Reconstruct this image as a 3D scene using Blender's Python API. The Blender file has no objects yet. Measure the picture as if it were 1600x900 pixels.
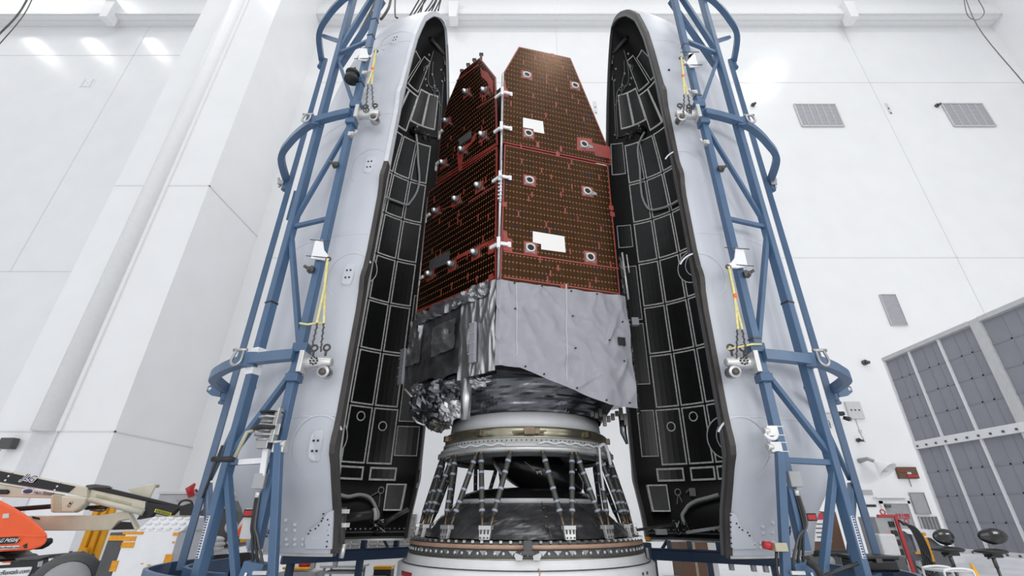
import bpy, bmesh, random
from math import *
from mathutils import Vector, Matrix, noise

random.seed(7)
S = bpy.context.scene
C = S.collection

# ------------------------------------------------------------------ camera
FPX, CX, CY, TH = 708.0, 812.0, 450.0, radians(26.5)
EYE = Vector((0.0, -8.65, 1.40))
FWD = Vector((0, cos(TH), sin(TH))); UPV = Vector((0, -sin(TH), cos(TH)))
cam = bpy.data.cameras.new('camera'); co = bpy.data.objects.new('camera', cam); C.objects.link(co)
cam.sensor_width = 36.0; cam.lens = 36.0 * FPX / 1600.0; cam.shift_x = -(CX - 800.0) / 1600.0
cam.clip_start = 0.05; cam.clip_end = 300
co.location = EYE; co.rotation_euler = (radians(90) + TH, 0, 0)
S.camera = co

# ------------------------------------------------------------------ light
W = bpy.data.worlds.new('clean_room_light'); S.world = W; W.use_nodes = True
bg = W.node_tree.nodes['Background']; bg.inputs[0].default_value = (0.93, 0.96, 1.0, 1); bg.inputs[1].default_value = 0.82
def area(x, y, z, sx, sy, power, aim=None, col=(1, 0.99, 0.97)):
    l = bpy.data.lights.new('ceiling_or_fill_light', 'AREA'); l.shape = 'RECTANGLE'; l.size = sx; l.size_y = sy
    l.energy = power; l.color = col
    o = bpy.data.objects.new('ceiling_or_fill_light', l); C.objects.link(o); o.location = (x, y, z)
    if aim is not None:
        o.rotation_euler = (Vector(aim) - Vector((x, y, z))).to_track_quat('-Z', 'Y').to_euler()
LAMPS = ((-40.2, 7.6), (-35.4, 7.7), (-30.4, 7.8))
for ix in range(5):
    for iy in range(3):
        area(-18 + 10 * ix, -16 + 9.5 * iy, 36.5, 2.4, 1.6, 330)
area(3, -22, 6, 18, 8, 1350, (1, 2, 2))  # added low fill light from behind the camera, not a ceiling lamp
area(20, -14, 8, 6, 4, 950, (18, 11, 3)); area(-22, -14, 10, 6, 4, 500, (-22, 11, 8))  # added side fills to brighten the lower back wall, not ceiling lamps
for lx_, ly_ in LAMPS: area(lx_, ly_, 36.3, .6, 4.2, 200)
S.view_settings.view_transform = 'Standard'; S.view_settings.look = 'None'
S.view_settings.gamma = 1.0; S.view_settings.use_curve_mapping = False
S.view_settings.exposure = -0.05

# ------------------------------------------------------------------ pixel -> place helpers (photo is 1600 x 900)
def ray(x, y):
    return (FWD + Vector(((x - CX) / FPX, 0, 0)) - UPV * ((y - CY) / FPX)).normalized()
def atY(x, y, Y):
    d = ray(x, y); return EYE + d * ((Y - EYE.y) / d.y)
def atX(x, y, X):
    d = ray(x, y); return EYE + d * ((X - EYE.x) / d.x)
def atZ(x, y, Z):
    d = ray(x, y); return EYE + d * ((Z - EYE.z) / d.z)
def atP(x, y, p0, n):
    d = ray(x, y); return EYE + d * ((Vector(p0) - EYE).dot(Vector(n)) / d.dot(Vector(n)))
def zrow(y, Y):
    """height at depth Y seen on picture row y"""
    return EYE.z + (Y - EYE.y) * tan(TH + atan((CY - y) / FPX))

# ------------------------------------------------------------------ materials
def mat(name, col, rough=0.5, metal=0.0, var=0.0, vscale=6.0, bump=0.0, bscale=40.0, coat=0.0, spec=0.5, emit=None, estr=0):
    m = bpy.data.materials.new(name); m.use_nodes = True
    nt = m.node_tree; b = nt.nodes['Principled BSDF']
    b.inputs['Base Color'].default_value = (*col, 1); b.inputs['Roughness'].default_value = rough
    b.inputs['Metallic'].default_value = metal; b.inputs['Coat Weight'].default_value = coat
    b.inputs['Specular IOR Level'].default_value = spec
    tc = nt.nodes.new('ShaderNodeTexCoord')
    if var > 0:
        n = nt.nodes.new('ShaderNodeTexNoise'); n.inputs['Scale'].default_value = vscale; n.inputs['Detail'].default_value = 5
        nt.links.new(tc.outputs['Object'], n.inputs['Vector'])
        r = nt.nodes.new('ShaderNodeMapRange'); r.inputs[1].default_value = 0.3; r.inputs[2].default_value = 0.7
        r.inputs[3].default_value = 1 - var; r.inputs[4].default_value = 1 + var
        nt.links.new(n.outputs['Fac'], r.inputs[0])
        mx = nt.nodes.new('ShaderNodeVectorMath'); mx.operation = 'SCALE'; mx.inputs[0].default_value = col
        nt.links.new(r.outputs[0], mx.inputs['Scale']); nt.links.new(mx.outputs[0], b.inputs['Base Color'])
    if bump > 0:
        n = nt.nodes.new('ShaderNodeTexNoise'); n.inputs['Scale'].default_value = bscale; n.inputs['Detail'].default_value = 4
        nt.links.new(tc.outputs['Object'], n.inputs['Vector'])
        bp = nt.nodes.new('ShaderNodeBump'); bp.inputs['Strength'].default_value = bump; bp.inputs['Distance'].default_value = 0.02
        nt.links.new(n.outputs['Fac'], bp.inputs['Height']); nt.links.new(bp.outputs[0], b.inputs['Normal'])
    if emit:
        b.inputs['Emission Color'].default_value = (*emit, 1); b.inputs['Emission Strength'].default_value = estr
    return m

M = {}
M['wall'] = mat('white_gloss_wall_paint', (0.80, 0.805, 0.815), 0.2, var=0.02, vscale=0.7, bump=0.04, bscale=1.2, spec=0.5)
M['joint'] = mat('grey_wall_joint', (0.66, 0.665, 0.68), 0.6, var=0.03)
M['floor'] = mat('glossy_white_floor', (0.78, 0.79, 0.81), 0.2, var=0.03, vscale=2)
M['beam'] = mat('white_beam_paint', (0.80, 0.805, 0.81), 0.45, var=0.02)
M['shell'] = mat('fairing_white_paint', (0.535, 0.555, 0.605), 0.42, var=0.03, vscale=2.0, bump=0.06, bscale=3.0)
M['shell2'] = mat('fairing_cover_paint', (0.57, 0.59, 0.64), 0.4, var=0.02)
M['rim'] = mat('fairing_rim_seal', (0.040, 0.036, 0.033), 0.5, var=0.25, vscale=3)
M['rimw'] = mat('fairing_rim_white', (0.62, 0.64, 0.68), 0.45, var=0.05)
M['liner'] = mat('fairing_carbon_liner', (0.008, 0.0078, 0.0076), 0.4, var=0.3, vscale=3, spec=0.22)
M['panel'] = mat('acoustic_panel_black', (0.0105, 0.0106, 0.011), 0.3, var=0.25, vscale=5, bump=0.08, bscale=9, spec=0.42)
M['tape'] = mat('white_panel_tape', (0.80, 0.79, 0.77), 0.55, var=0.22, vscale=14)
M['blue'] = mat('tower_blue_paint', (0.062, 0.120, 0.215), 0.38, var=0.10, vscale=2.5)
M['navy'] = mat('dark_blue_paint', (0.020, 0.045, 0.098), 0.4, var=0.12)
M['steel'] = mat('bare_steel', (0.42, 0.42, 0.42), 0.32, 0.85, var=0.12)
M['alu'] = mat('light_aluminium', (0.62, 0.62, 0.61), 0.38, 0.6, var=0.08)
M['dsteel'] = mat('dark_steel', (0.10, 0.095, 0.09), 0.42, 0.6, var=0.2)
M['bronze'] = mat('bronze_metal', (0.15, 0.115, 0.08), 0.4, 0.7, var=0.2)
M['gold'] = mat('gold_anodised_band', (0.36, 0.34, 0.25), 0.28, 0.85, var=0.15)
M['copper'] = mat('copper_tone_band', (0.46, 0.29, 0.205), 0.5, 0.2, var=0.12)
M['olive'] = mat('strut_carbon_tube', (0.062, 0.062, 0.056), 0.38, 0.25, var=0.15)
M['tie'] = mat('pale_blue_tape', (0.33, 0.38, 0.45), 0.5, var=0.1)
M['black'] = mat('black_rubber', (0.012, 0.012, 0.013), 0.5, var=0.2)
M['blackg'] = mat('black_gloss', (0.010, 0.010, 0.011), 0.22, var=0.1)
M['dgrey'] = mat('dark_grey_paint', (0.075, 0.075, 0.078), 0.5, var=0.1)
M['grey'] = mat('mid_grey_paint', (0.33, 0.335, 0.345), 0.5, var=0.06)
M['lgrey'] = mat('light_grey_paint', (0.55, 0.555, 0.56), 0.5, var=0.05)
M['white'] = mat('white_paint', (0.78, 0.785, 0.80), 0.42, var=0.03)
M['plastic'] = mat('white_plastic_sheet', (0.74, 0.75, 0.78), 0.22, var=0.04, vscale=3)
M['red'] = mat('red_paint', (0.42, 0.018, 0.022), 0.4, var=0.08)
M['redtape'] = mat('red_strap', (0.50, 0.03, 0.06), 0.55)
M['orange'] = mat('orange_machine_paint', (0.80, 0.095, 0.010), 0.3, var=0.05, coat=0.3)
M['orange2'] = mat('orange_tag', (0.85, 0.16, 0.02), 0.5)
M['yellow'] = mat('yellow_machine_paint', (0.78, 0.38, 0.012), 0.42, var=0.08)
M['ytape'] = mat('ochre_tape', (0.70, 0.30, 0.012), 0.5, var=0.12, vscale=20)
M['yweb'] = mat('pale_yellow_webbing', (0.66, 0.60, 0.26), 0.65, var=0.15, vscale=20)
M['cream'] = mat('cream_machine_paint', (0.60, 0.57, 0.46), 0.4, var=0.06)
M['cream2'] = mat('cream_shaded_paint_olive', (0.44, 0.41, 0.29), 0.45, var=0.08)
M['foilw'] = mat('white_thermal_blanket', (0.295, 0.295, 0.33), 0.40, var=0.03, vscale=2.0, bump=0.4, bscale=3.2)
M['seamw'] = mat('blanket_seam_tape', (0.42, 0.41, 0.42), 0.5)
M['foil'] = mat('silver_foil', (0.50, 0.50, 0.52), 0.36, 0.9, var=0.2, vscale=4, bump=0.25, bscale=5)
M['foild'] = mat('dark_silver_foil', (0.15, 0.155, 0.17), 0.24, 0.9, var=0.4, vscale=3, bump=0.3, bscale=5)
M['foilk'] = mat('black_foil', (0.13, 0.13, 0.135), 0.28, 0.6, var=0.5, vscale=3, bump=0.25, bscale=4)
M['foilb'] = mat('bright_silver_foil', (0.72, 0.73, 0.76), 0.25, 0.8, var=0.1, vscale=4, bump=0.4, bscale=12)
M['ringw'] = mat('adapter_ring_white', (0.66, 0.67, 0.70), 0.4, var=0.03)
M['brown'] = mat('brown_cardboard', (0.125, 0.066, 0.040), 0.7, var=0.06)
M['fabric'] = mat('grey_partition_fabric', (0.265, 0.275, 0.31), 0.7, var=0.05, vscale=1.5)
M['louvre'] = mat('grey_louvre', (0.40, 0.405, 0.43), 0.55, var=0.05)
M['dlouvre'] = mat('dark_grey_louvre', (0.16, 0.165, 0.18), 0.5, var=0.08)
M['lemon'] = mat('lemon_label', (0.70, 0.66, 0.06), 0.5)
M['ink'] = mat('dark_ink', (0.02, 0.02, 0.022), 0.6)
M['inkb'] = mat('navy_ink', (0.03, 0.05, 0.13), 0.5)
M['lens'] = mat('lamp_lens', (0.55, 0.55, 0.56), 0.2, var=0.1)
M['glassy'] = mat('grey_window_panel', (0.20, 0.19, 0.18), 0.3, var=0.15)
M['cells_red'] = mat('panel_red_substrate', (0.29, 0.045, 0.034), 0.32, var=0.12, vscale=4, spec=0.7)
M['tan'] = mat('tan_panel', (0.32, 0.27, 0.2), 0.5, var=0.15)

def cell_material():
    """rows of small solar cells with clipped corners on a red substrate (UV in metres)"""
    m = bpy.data.materials.new('solar_cells'); m.use_nodes = True
    nt = m.node_tree; L = nt.links; b = nt.nodes['Principled BSDF']
    def math_(op, a, b_=None, c=None):
        n = nt.nodes.new('ShaderNodeMath'); n.operation = op
        for i, v in enumerate((a, b_, c)):
            if v is None: continue
            if isinstance(v, (int, float)): n.inputs[i].default_value = v
            else: L.new(v, n.inputs[i])
        return n.outputs[0]
    uv = nt.nodes.new('ShaderNodeUVMap'); uv.uv_map = 'UVMap'
    sp = nt.nodes.new('ShaderNodeSeparateXYZ'); L.new(uv.outputs[0], sp.inputs[0])
    cw, ch = 0.0615, 0.128
    u = math_('DIVIDE', sp.outputs[0], cw); v = math_('DIVIDE', sp.outputs[1], ch)
    fu = math_('ABSOLUTE', math_('SUBTRACT', math_('FRACT', u), 0.5)); fv = math_('ABSOLUTE', math_('SUBTRACT', math_('FRACT', v), 0.5))
    du = math_('MULTIPLY', math_('SUBTRACT', 0.5, fu), cw); dv = math_('MULTIPLY', math_('SUBTRACT', 0.5, fv), ch)
    gap = math_('LESS_THAN', math_('MINIMUM', du, math_('MULTIPLY', dv, 1.3)), 0.0017)
    chamf = math_('LESS_THAN', math_('ADD', du, dv), 0.0175)
    g = math_('MAXIMUM', gap, chamf)
    wn = nt.nodes.new('ShaderNodeTexWhiteNoise'); cmb = nt.nodes.new('ShaderNodeCombineXYZ')
    L.new(math_('FLOOR', u), cmb.inputs[0]); L.new(math_('FLOOR', v), cmb.inputs[1]); L.new(cmb.outputs[0], wn.inputs['Vector'])
    cr = nt.nodes.new('ShaderNodeValToRGB'); L.new(wn.outputs['Value'], cr.inputs[0])
    cr.color_ramp.elements[0].color = (0.066, 0.035, 0.0165, 1); cr.color_ramp.elements[1].color = (0.094, 0.050, 0.023, 1)
    e = cr.color_ramp.elements.new(0.93); e.color = (0.08, 0.042, 0.02, 1)
    e = cr.color_ramp.elements.new(0.985); e.color = (0.045, 0.036, 0.04, 1)
    mix = nt.nodes.new('ShaderNodeMix'); mix.data_type = 'RGBA'
    L.new(g, mix.inputs['Factor']); L.new(cr.outputs[0], mix.inputs['A']); mix.inputs['B'].default_value = (0.105, 0.036, 0.018, 1)
    mix2 = nt.nodes.new('ShaderNodeMix'); mix2.data_type = 'RGBA'
    L.new(chamf, mix2.inputs['Factor']); L.new(mix.outputs['Result'], mix2.inputs['A']); mix2.inputs['B'].default_value = (0.27, 0.115, 0.06, 1)
    L.new(mix2.outputs['Result'], b.inputs['Base Color'])
    L.new(math_('MULTIPLY', math_('SUBTRACT', 1.0, g), 0.97), b.inputs['Metallic'])
    b.inputs['Roughness'].default_value = 0.22; b.inputs['Specular IOR Level'].default_value = 0.2
    return m
M['cells'] = cell_material()
def dots_material():
    m = mat('white_radiator_tile', (0.80, 0.79, 0.77), 0.45)
    return m
M['tile'] = dots_material()

# ------------------------------------------------------------------ mesh building
ORG = {}
EACH = {'band_clamp': 0, 'bare_patches': 'bare_patch', 'blanket_buttons': 'blanket_button', 'blanket_seam': 0, 'bolts': 'ring_bolt', 'bracket_bolts': 'bracket_bolt', 'connector': 0,
        'cover_bolts': 'cover_bolt', 'flange_bolts': 'flange_bolt', 'rivets': 'rivet', 'pad_holes': 'pad_hole', 'port_holes': 'port_hole', 'rail_bolt': 0, 'seam_tape': 0, 'strip_rung': 0, 'strut_end': 0,
        'top_bracket': 0, 'upper_bracket': 0, 'fitting_block': 0, 'latch_collar': 0, 'latch_ear': 0, 'nose_bracket': 0, 'lead': 0, 'screw': 0, 'hub_bolts': 'hub_bolt', 'joint_line': 0, 'closer': 0,
        'sensor_lead': 0, 'winch_drum': 0, 'radiator_tile': 0, 'fitting_holes': 'fitting_hole', 'clamp_band': 0}
class MB:
    def __init__(s): s.v = []; s.f = []; s.m = []; s.s = []; s.mi = 0; s.uv = None; s.done = False
    def add(s, vs, fs, smooth=False):
        o = len(s.v); s.v += [Vector(v) for v in vs]
        for f in fs: s.f.append([i + o for i in f]); s.m.append(s.mi); s.s.append(smooth)
        return s
    def box(s, c, size, rot=None):
        c = Vector(c); hx, hy, hz = [k / 2 for k in size]
        vs = [Vector((sx * hx, sy * hy, sz * hz)) for sz in (-1, 1) for sy in (-1, 1) for sx in (-1, 1)]
        if rot is not None: vs = [rot @ v for v in vs]
        return s.add([c + v for v in vs], [(0, 2, 3, 1), (4, 5, 7, 6), (0, 1, 5, 4), (2, 6, 7, 3), (0, 4, 6, 2), (1, 3, 7, 5)])
    def span(s, a, b):
        a = Vector(a); b = Vector(b); return s.box((a + b) / 2, [abs(x) for x in (b - a)])
    def bar(s, p0, p1, w, h=None, up=(0, 0, 1)):
        p0 = Vector(p0); p1 = Vector(p1); h = h or w; d = (p1 - p0); l = d.length; d.normalize()
        up = Vector(up)
        if abs(d.dot(up.normalized())) > 0.98: up = Vector((0.3, 1, 0))
        x = d.cross(up).normalized(); z = x.cross(d)
        return s.box((p0 + p1) / 2, (w, l, h), Matrix((x, d, z)).transposed())
    def tube(s, pts, r, n=10, cap=True, sq=False):
        pts = [Vector(p) for p in pts]; k = len(pts); rr = r if isinstance(r, (list, tuple)) else [r] * k
        vs = []; prev = None
        for i, p in enumerate(pts):
            t = (pts[min(i + 1, k - 1)] - pts[max(i - 1, 0)]).normalized()
            if prev is None:
                a = Vector((0, 0, 1)) if abs(t.z) < 0.9 else Vector((1, 0, 0)); x = t.cross(a).normalized()
            else:
                x = (prev - t * prev.dot(t)).normalized()
            prev = x; y = t.cross(x)
            for j in range(n):
                a = 2 * pi * j / n + (pi / 4 if sq else 0); q = rr[i] * (sqrt(2) if sq else 1)
                vs.append(p + x * cos(a) * q + y * sin(a) * q)
        fs = [(i * n + j, i * n + (j + 1) % n, (i + 1) * n + (j + 1) % n, (i + 1) * n + j) for i in range(k - 1) for j in range(n)]
        if cap: fs += [list(range(n))[::-1], [(k - 1) * n + j for j in range(n)]]
        return s.add(vs, fs, not sq)
    def cyl(s, p0, p1, r, n=16, r1=None): return s.tube([p0, p1], [r, r if r1 is None else r1], n)
    def lathe(s, prof, c=(0, 0), n=64, a0=0.0, a1=360.0, smooth=True, sx=1.0, lean=0.0, flip=1):
        full = abs(a1 - a0) >= 359.9; m = n if full else n + 1; vs = []
        for r, z in prof:
            for j in range(m):
                a = radians(a0 + (a1 - a0) * j / n)
                vs.append((c[0] + flip * r * sin(a) * sx + lean * z, c[1] - r * cos(a), z))
        fs = []
        for i in range(len(prof) - 1):
            for j in range(n):
                j2 = (j + 1) % m
                fs.append((i * m + j, i * m + j2, (i + 1) * m + j2, (i + 1) * m + j))
        return s.add(vs, fs, smooth)
    def prism(s, poly, vec):
        poly = [Vector(p) for p in poly]; vec = Vector(vec); n = len(poly)
        return s.add(poly + [p + vec for p in poly], [list(range(n)), [n + i for i in range(n)][::-1]] + [(i, n + i, n + (i + 1) % n, (i + 1) % n) for i in range(n)])
    def grid(s, fn, nu, nv, smooth=True):
        vs = [fn(i / nu, j / nv) for j in range(nv + 1) for i in range(nu + 1)]
        return s.add(vs, [(j * (nu + 1) + i, j * (nu + 1) + i + 1, (j + 1) * (nu + 1) + i + 1, (j + 1) * (nu + 1) + i) for j in range(nv) for i in range(nu)], smooth)
    def ball(s, c, r, n=12, sc=(1, 1, 1), nz=0.0, ns=3.0):
        c = Vector(c); vs = []; m = n * 2
        for i in range(n + 1):
            for j in range(m):
                a = pi * i / n; b = 2 * pi * j / m
                d = Vector((sin(a) * cos(b), sin(a) * sin(b), cos(a)))
                k = r * (1 + (nz * noise.noise(d * ns + c) if nz else 0))
                vs.append(c + Vector((d.x * sc[0], d.y * sc[1], d.z * sc[2])) * k)
        return s.add(vs, [(i * m + j, (i + 1) * m + j, (i + 1) * m + (j + 1) % m, i * m + (j + 1) % m) for i in range(n) for j in range(m)], nz == 0)
    def pieces(s, gap=0.012):
        """this mesh cut into builders of its own, one for every piece that touches no other"""
        n = len(s.v); pr = list(range(n))
        def root(i):
            while pr[i] != i: pr[i] = pr[pr[i]]; i = pr[i]
            return i
        for f in s.f:
            for i in f[1:]: pr[root(i)] = root(f[0])
        isl = {}
        for i in range(n): isl.setdefault(root(i), []).append(i)
        keys = list(isl); bb = []
        for k in keys:
            p = [s.v[i] for i in isl[k]]; bb.append([[min(q[a] for q in p) for a in range(3)], [max(q[a] for q in p) for a in range(3)]])
        g = list(range(len(keys)))
        def rg(i):
            while g[i] != i: i = g[i]
            return i
        for i in range(len(keys)):
            for j in range(i):
                if all(bb[i][0][a] <= bb[j][1][a] + gap and bb[j][0][a] <= bb[i][1][a] + gap for a in range(3)): g[rg(i)] = rg(j)
        where = {k: rg(i) for i, k in enumerate(keys)}; out = {}
        for fi, f in enumerate(s.f):
            o = out.setdefault(where[root(f[0])], (MB(), {}))
            ids = []
            for i in f:
                if i not in o[1]: o[1][i] = len(o[0].v); o[0].v.append(s.v[i])
                ids.append(o[1][i])
            o[0].f.append(ids); o[0].m.append(s.m[fi]); o[0].s.append(s.s[fi])
        return [o[0] for o in out.values()]
    def build(s, name, mats, parent=None, bevel=0.0, seg=2, label=None, fixn=True):
        if name in EACH and not s.done:
            out = []
            for q in s.pieces(): q.done = True; out.append(q.build(EACH[name] or name, mats, parent, bevel, seg, label, fixn))
            return out[0]
        me = bpy.data.meshes.new(name)
        org = ORG.get(parent.name, Vector()) if parent else Vector()
        me.from_pydata([v - org for v in s.v], [], s.f)
        mats = mats if isinstance(mats, (list, tuple)) else [mats]
        for k in mats: me.materials.append(M[k] if isinstance(k, str) else k)
        me.polygons.foreach_set('material_index', s.m); me.polygons.foreach_set('use_smooth', s.s)
        if s.uv:
            ul = me.uv_layers.new(name='UVMap')
            for p in me.polygons:
                for li in p.loop_indices: ul.data[li].uv = s.uv(me.vertices[me.loops[li].vertex_index].co + org)
        me.update()
        if fixn:
            bm = bmesh.new(); bm.from_mesh(me); bmesh.ops.recalc_face_normals(bm, faces=bm.faces); bm.to_mesh(me); bm.free()
        o = bpy.data.objects.new(name, me); C.objects.link(o)
        if parent: o.parent = parent; ORG[o.name] = org
        else: ORG[o.name] = Vector()
        if bevel:
            b = o.modifiers.new('bevel', 'BEVEL'); b.width = bevel; b.segments = seg; b.limit_method = 'ANGLE'; b.angle_limit = radians(40)
        if label: o['label'] = label
        return o

def thing(name, label, cat, loc, group=None):
    o = bpy.data.objects.new(name, None); C.objects.link(o); o.location = loc; ORG[o.name] = Vector(loc)
    o.empty_display_size = 0.2
    o['label'] = label; o['category'] = cat
    if group: o['group'] = group
    return o
def tag(o, label, cat, group=None):
    o['label'] = label; o['category'] = cat
    if group: o['group'] = group
    return o
def structure(o): o['kind'] = 'structure'; return o

def text(s, name, size, p, xd, yd, material, parent=None, off=0.004, shear=0.0, align='LEFT', thick=0.002, fat=0.0):
    cu = bpy.data.curves.new('lettering', 'FONT'); cu.body = s; cu.size = size; cu.extrude = thick; cu.shear = shear; cu.align_x = align; cu.offset = fat
    to = bpy.data.objects.new('lettering', cu); C.objects.link(to)
    me = bpy.data.meshes.new_from_object(to); bpy.data.objects.remove(to)
    xd = Vector(xd).normalized(); yd = Vector(yd); yd = (yd - xd * yd.dot(xd)).normalized(); n = xd.cross(yd)
    org = ORG.get(parent.name, Vector()) if parent else Vector()
    for v in me.vertices: v.co = Vector(p) + xd * v.co.x + yd * v.co.y + n * (v.co.z + off) - org
    me.materials.clear(); me.materials.append(M[material])
    o = bpy.data.objects.new(name, me); C.objects.link(o)
    if parent: o.parent = parent; ORG[o.name] = org
    return o

def spline(pts, n=8):
    pts = [Vector(p) for p in pts]; out = []
    for i in range(len(pts) - 1):
        p0 = pts[max(i - 1, 0)]; p1 = pts[i]; p2 = pts[i + 1]; p3 = pts[min(i + 2, len(pts) - 1)]
        for k in range(n):
            t = k / n
            out.append(0.5 * ((2 * p1) + (p2 - p0) * t + (2 * p0 - 5 * p1 + 4 * p2 - p3) * t * t + (3 * p1 - p0 - 3 * p2 + p3) * t ** 3))
    out.append(pts[-1]); return out

# ================================================================== SETTING
WY = 11.35
b = MB(); b.span((-44, -16, -0.3), (34, 12.2, 0)); structure(b.build('floor', 'floor'))
b = MB(); b.span((-44, WY, 0), (33, WY + 0.4, 45))
b.mi = 1
def seam_h(z, x0, x1, y=WY): b.span((x0, y - 0.012, z - 0.02), (x1, y + 0.05, z + 0.02))
def seam_v(x, z0, z1, y=WY): b.span((x - 0.02, y - 0.012, z0), (x + 0.02, y + 0.05, z1))
for z in (26.0, 13.1): seam_h(z, -13, 32)
for z in (28.6, 12.3): seam_h(z, -44, -18)
for x, z0, z1 in ((10.8, 0, 45), (22.3, 0, 45), (-6, 0, 45), (2.5, 0, 45), (-25.6, 12.3, 45), (30, 0, 12)): seam_v(x, z0, z1)
structure(b.build('wall_back', ['wall', 'joint']))
b = MB(); b.span((32.6, -16, 0), (33.0, WY, 45)); b.mi = 1
b.span((32.58, -16, 26.0), (32.65, WY, 26.05))
structure(b.build('wall_right', ['wall', 'joint']))
b = MB(); b.span((-44, -16, 0), (-43.6, WY, 45)); structure(b.build('wall_left', 'wall'))
# wide pier on the left with a chase down its face
PYF = 7.25
b = MB(); b.span((-17.9, PYF, 0), (-13.72, WY, 45))
b.mi = 1
for z in (14.38, 3.9):
    b.span((-17.91, PYF - 0.012, z - 0.025), (-13.70, PYF + 0.05, z + 0.025))
    b.span((-13.75, PYF - 0.012, z - 0.025), (-13.70, WY, z + 0.025))
structure(b.build('wall_pier', ['wall', 'joint']))
b = MB(); b.tube([(-16.0, PYF - 0.10, 3.9), (-16.0, PYF - 0.10, 44)], 0.36, 24); b.span((-16.5, PYF - 0.09, 3.9), (-15.5, PYF + 0.02, 44))
structure(b.build('trim_1', 'beam'))
b = MB(); b.span((-16.42, PYF - 0.06, 0), (-15.58, PYF + 0.02, 3.9)); structure(b.build('trim_2', 'joint'))
# runway beams under the roof
def runway(n, x0, x1, cor):
    b = MB(); zb = zrow(22, WY - 0.9)
    b.span((x0, WY - 0.9, zb), (x1, WY, zb + 0.12)); b.span((x0, WY - 0.9, zb), (x1, WY - 0.78, zb + 1.0))
    b.span((x0, WY - 0.9, zb + 0.95), (x1, WY - 0.4, zb + 1.07)); b.span((x0, WY - 0.5, zb), (x1, WY - 0.4, zb + 3.2))
    b.span((x0, WY - 1.1, zb + 2.9), (x1, WY, zb + 3.1))
    for x in cor:
        b.prism([(x - 0.35, WY - 1.3, zb + 0.9), (x + 0.35, WY - 1.3, zb + 0.9), (x + 0.25, WY - 1.2, zb - 0.7), (x - 0.25, WY - 1.2, zb - 0.7)], (0, 0.7, 0))
        b.box((x, WY - 1.35, zb + 1.0), (0.9, 0.15, 0.18))
    structure(b.build('trim_%d' % n, 'beam', bevel=0.015))
zb_ = 32.0
runway(3, -43.5, -17.9, (-27.6,))
runway(4, -13.72, 32.6, (-4.45, 22.2))

# ---------------------------------------------------------------- things on the back wall
def louvre(px, label, rows, cols, m='louvre', name='wall_vent', frame='lgrey', group=None, cat='vent'):
    a = atY(*px[0], WY); c = atY(*px[1], WY)
    x0, x1, z1, z0 = a.x, c.x, a.z, c.z
    t = thing(name, label, cat, ((x0 + x1) / 2, WY, (z0 + z1) / 2), group)
    b = MB(); b.span((x0, WY - 0.05, z0), (x1, WY - 0.005, z1)); b.build('backing', m, t)
    f = MB(); w = 0.03 * (x1 - x0) / 2
    for k in range(cols + 1):
        x = x0 + (x1 - x0) * k / cols; f.box((x, WY - 0.06, (z0 + z1) / 2), (w if 0 < k < cols else w * 2, 0.05, z1 - z0))
    for z in (z0, z1): f.box(((x0 + x1) / 2, WY - 0.06, z), (x1 - x0 + w, 0.05, w * 2))
    f.build('frame', frame, t)
    sl = MB()
    for k in range(rows):
        z = z0 + (z1 - z0) * (k + 0.5) / rows
        sl.box(((x0 + x1) / 2, WY - 0.055, z), (x1 - x0, 0.02, 0.25 * (z1 - z0) / rows))
    sl.build('slat', m, t)
    return t
louvre(((1240, 164), (1318, 198)), 'grey square air vent high on the white back wall, nearest the blue tower', 14, 6)
louvre(((1470, 163), (1555, 198)), 'grey square air vent high on the white back wall, by the slanting thin cable', 14, 5)
louvre(((1373, 461), (1417, 509)), 'tall plain grey vent panel above the grey partition top corner', 22, 1)
louvre(((1419, 770), (1453, 803)), 'grey metal louvre beside the door, the upper one', 16, 1, 'louvre', frame='grey')
louvre(((1434, 807), (1474, 842)), 'dark grid vent near the floor behind the table, the upper of two', 6, 5, 'dlouvre')
louvre(((1450, 846), (1482, 872)), 'dark grid vent near the floor behind the table, the lower of two', 6, 4, 'dlouvre')
# small framed notices/ports high on the wall
for (x, y, w, h, lab) in ((137, 130, 14, 12, 'small dotted white plate high on the wall beyond the white pier'), (1388, 170, 12, 17, 'small dotted white plate between the two high air vents'), (930, 168, 7, 20, 'narrow dotted plate on the back wall between the satellite top and a fairing rim')):
    a = atY(x - w / 2, y - h / 2, WY); c = atY(x + w / 2, y + h / 2, WY)
    t = thing('wall_plate', lab, 'plate', ((a.x + c.x) / 2, WY, (a.z + c.z) / 2))
    d = MB(); d.span((a.x, WY - 0.02, c.z), (c.x, WY, a.z)); d.mi = 1
    for i in range(3):
        for j in range(7):
            if i in (0, 2) or j in (0, 3): d.box((a.x + (c.x - a.x) * (0.2 + 0.3 * i), WY - 0.025, c.z + (a.z - c.z) * (0.08 + 0.14 * j)), (0.09, 0.02, 0.09))
    d.build('plate', ['wall', 'joint'], t)
for (x, y, lab) in ((1176, 165, 'small dark sensor on the back wall between the blue tower and an air vent'), (1463, 166, 'small dark sensor on the back wall between the two high air vents'), (1350, 567, 'small dark nozzle on the white wall above the junction box'), (1340, 688, 'small dark knob on the white wall below the junction box')):
    p = atY(x, y, WY); b = MB(); r = 0.12 if y < 600 else 0.08
    b.cyl(p + Vector((0, 0.0, 0)), p + Vector((0, -0.12, 0)), r, 14); b.cyl(p + Vector((0, -0.1, 0)), p + Vector((0.05, -0.25, -0.05)), r * 0.6, 12)
    tag(b.build('wall_sensor', 'dsteel'), lab, 'sensor')
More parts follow.
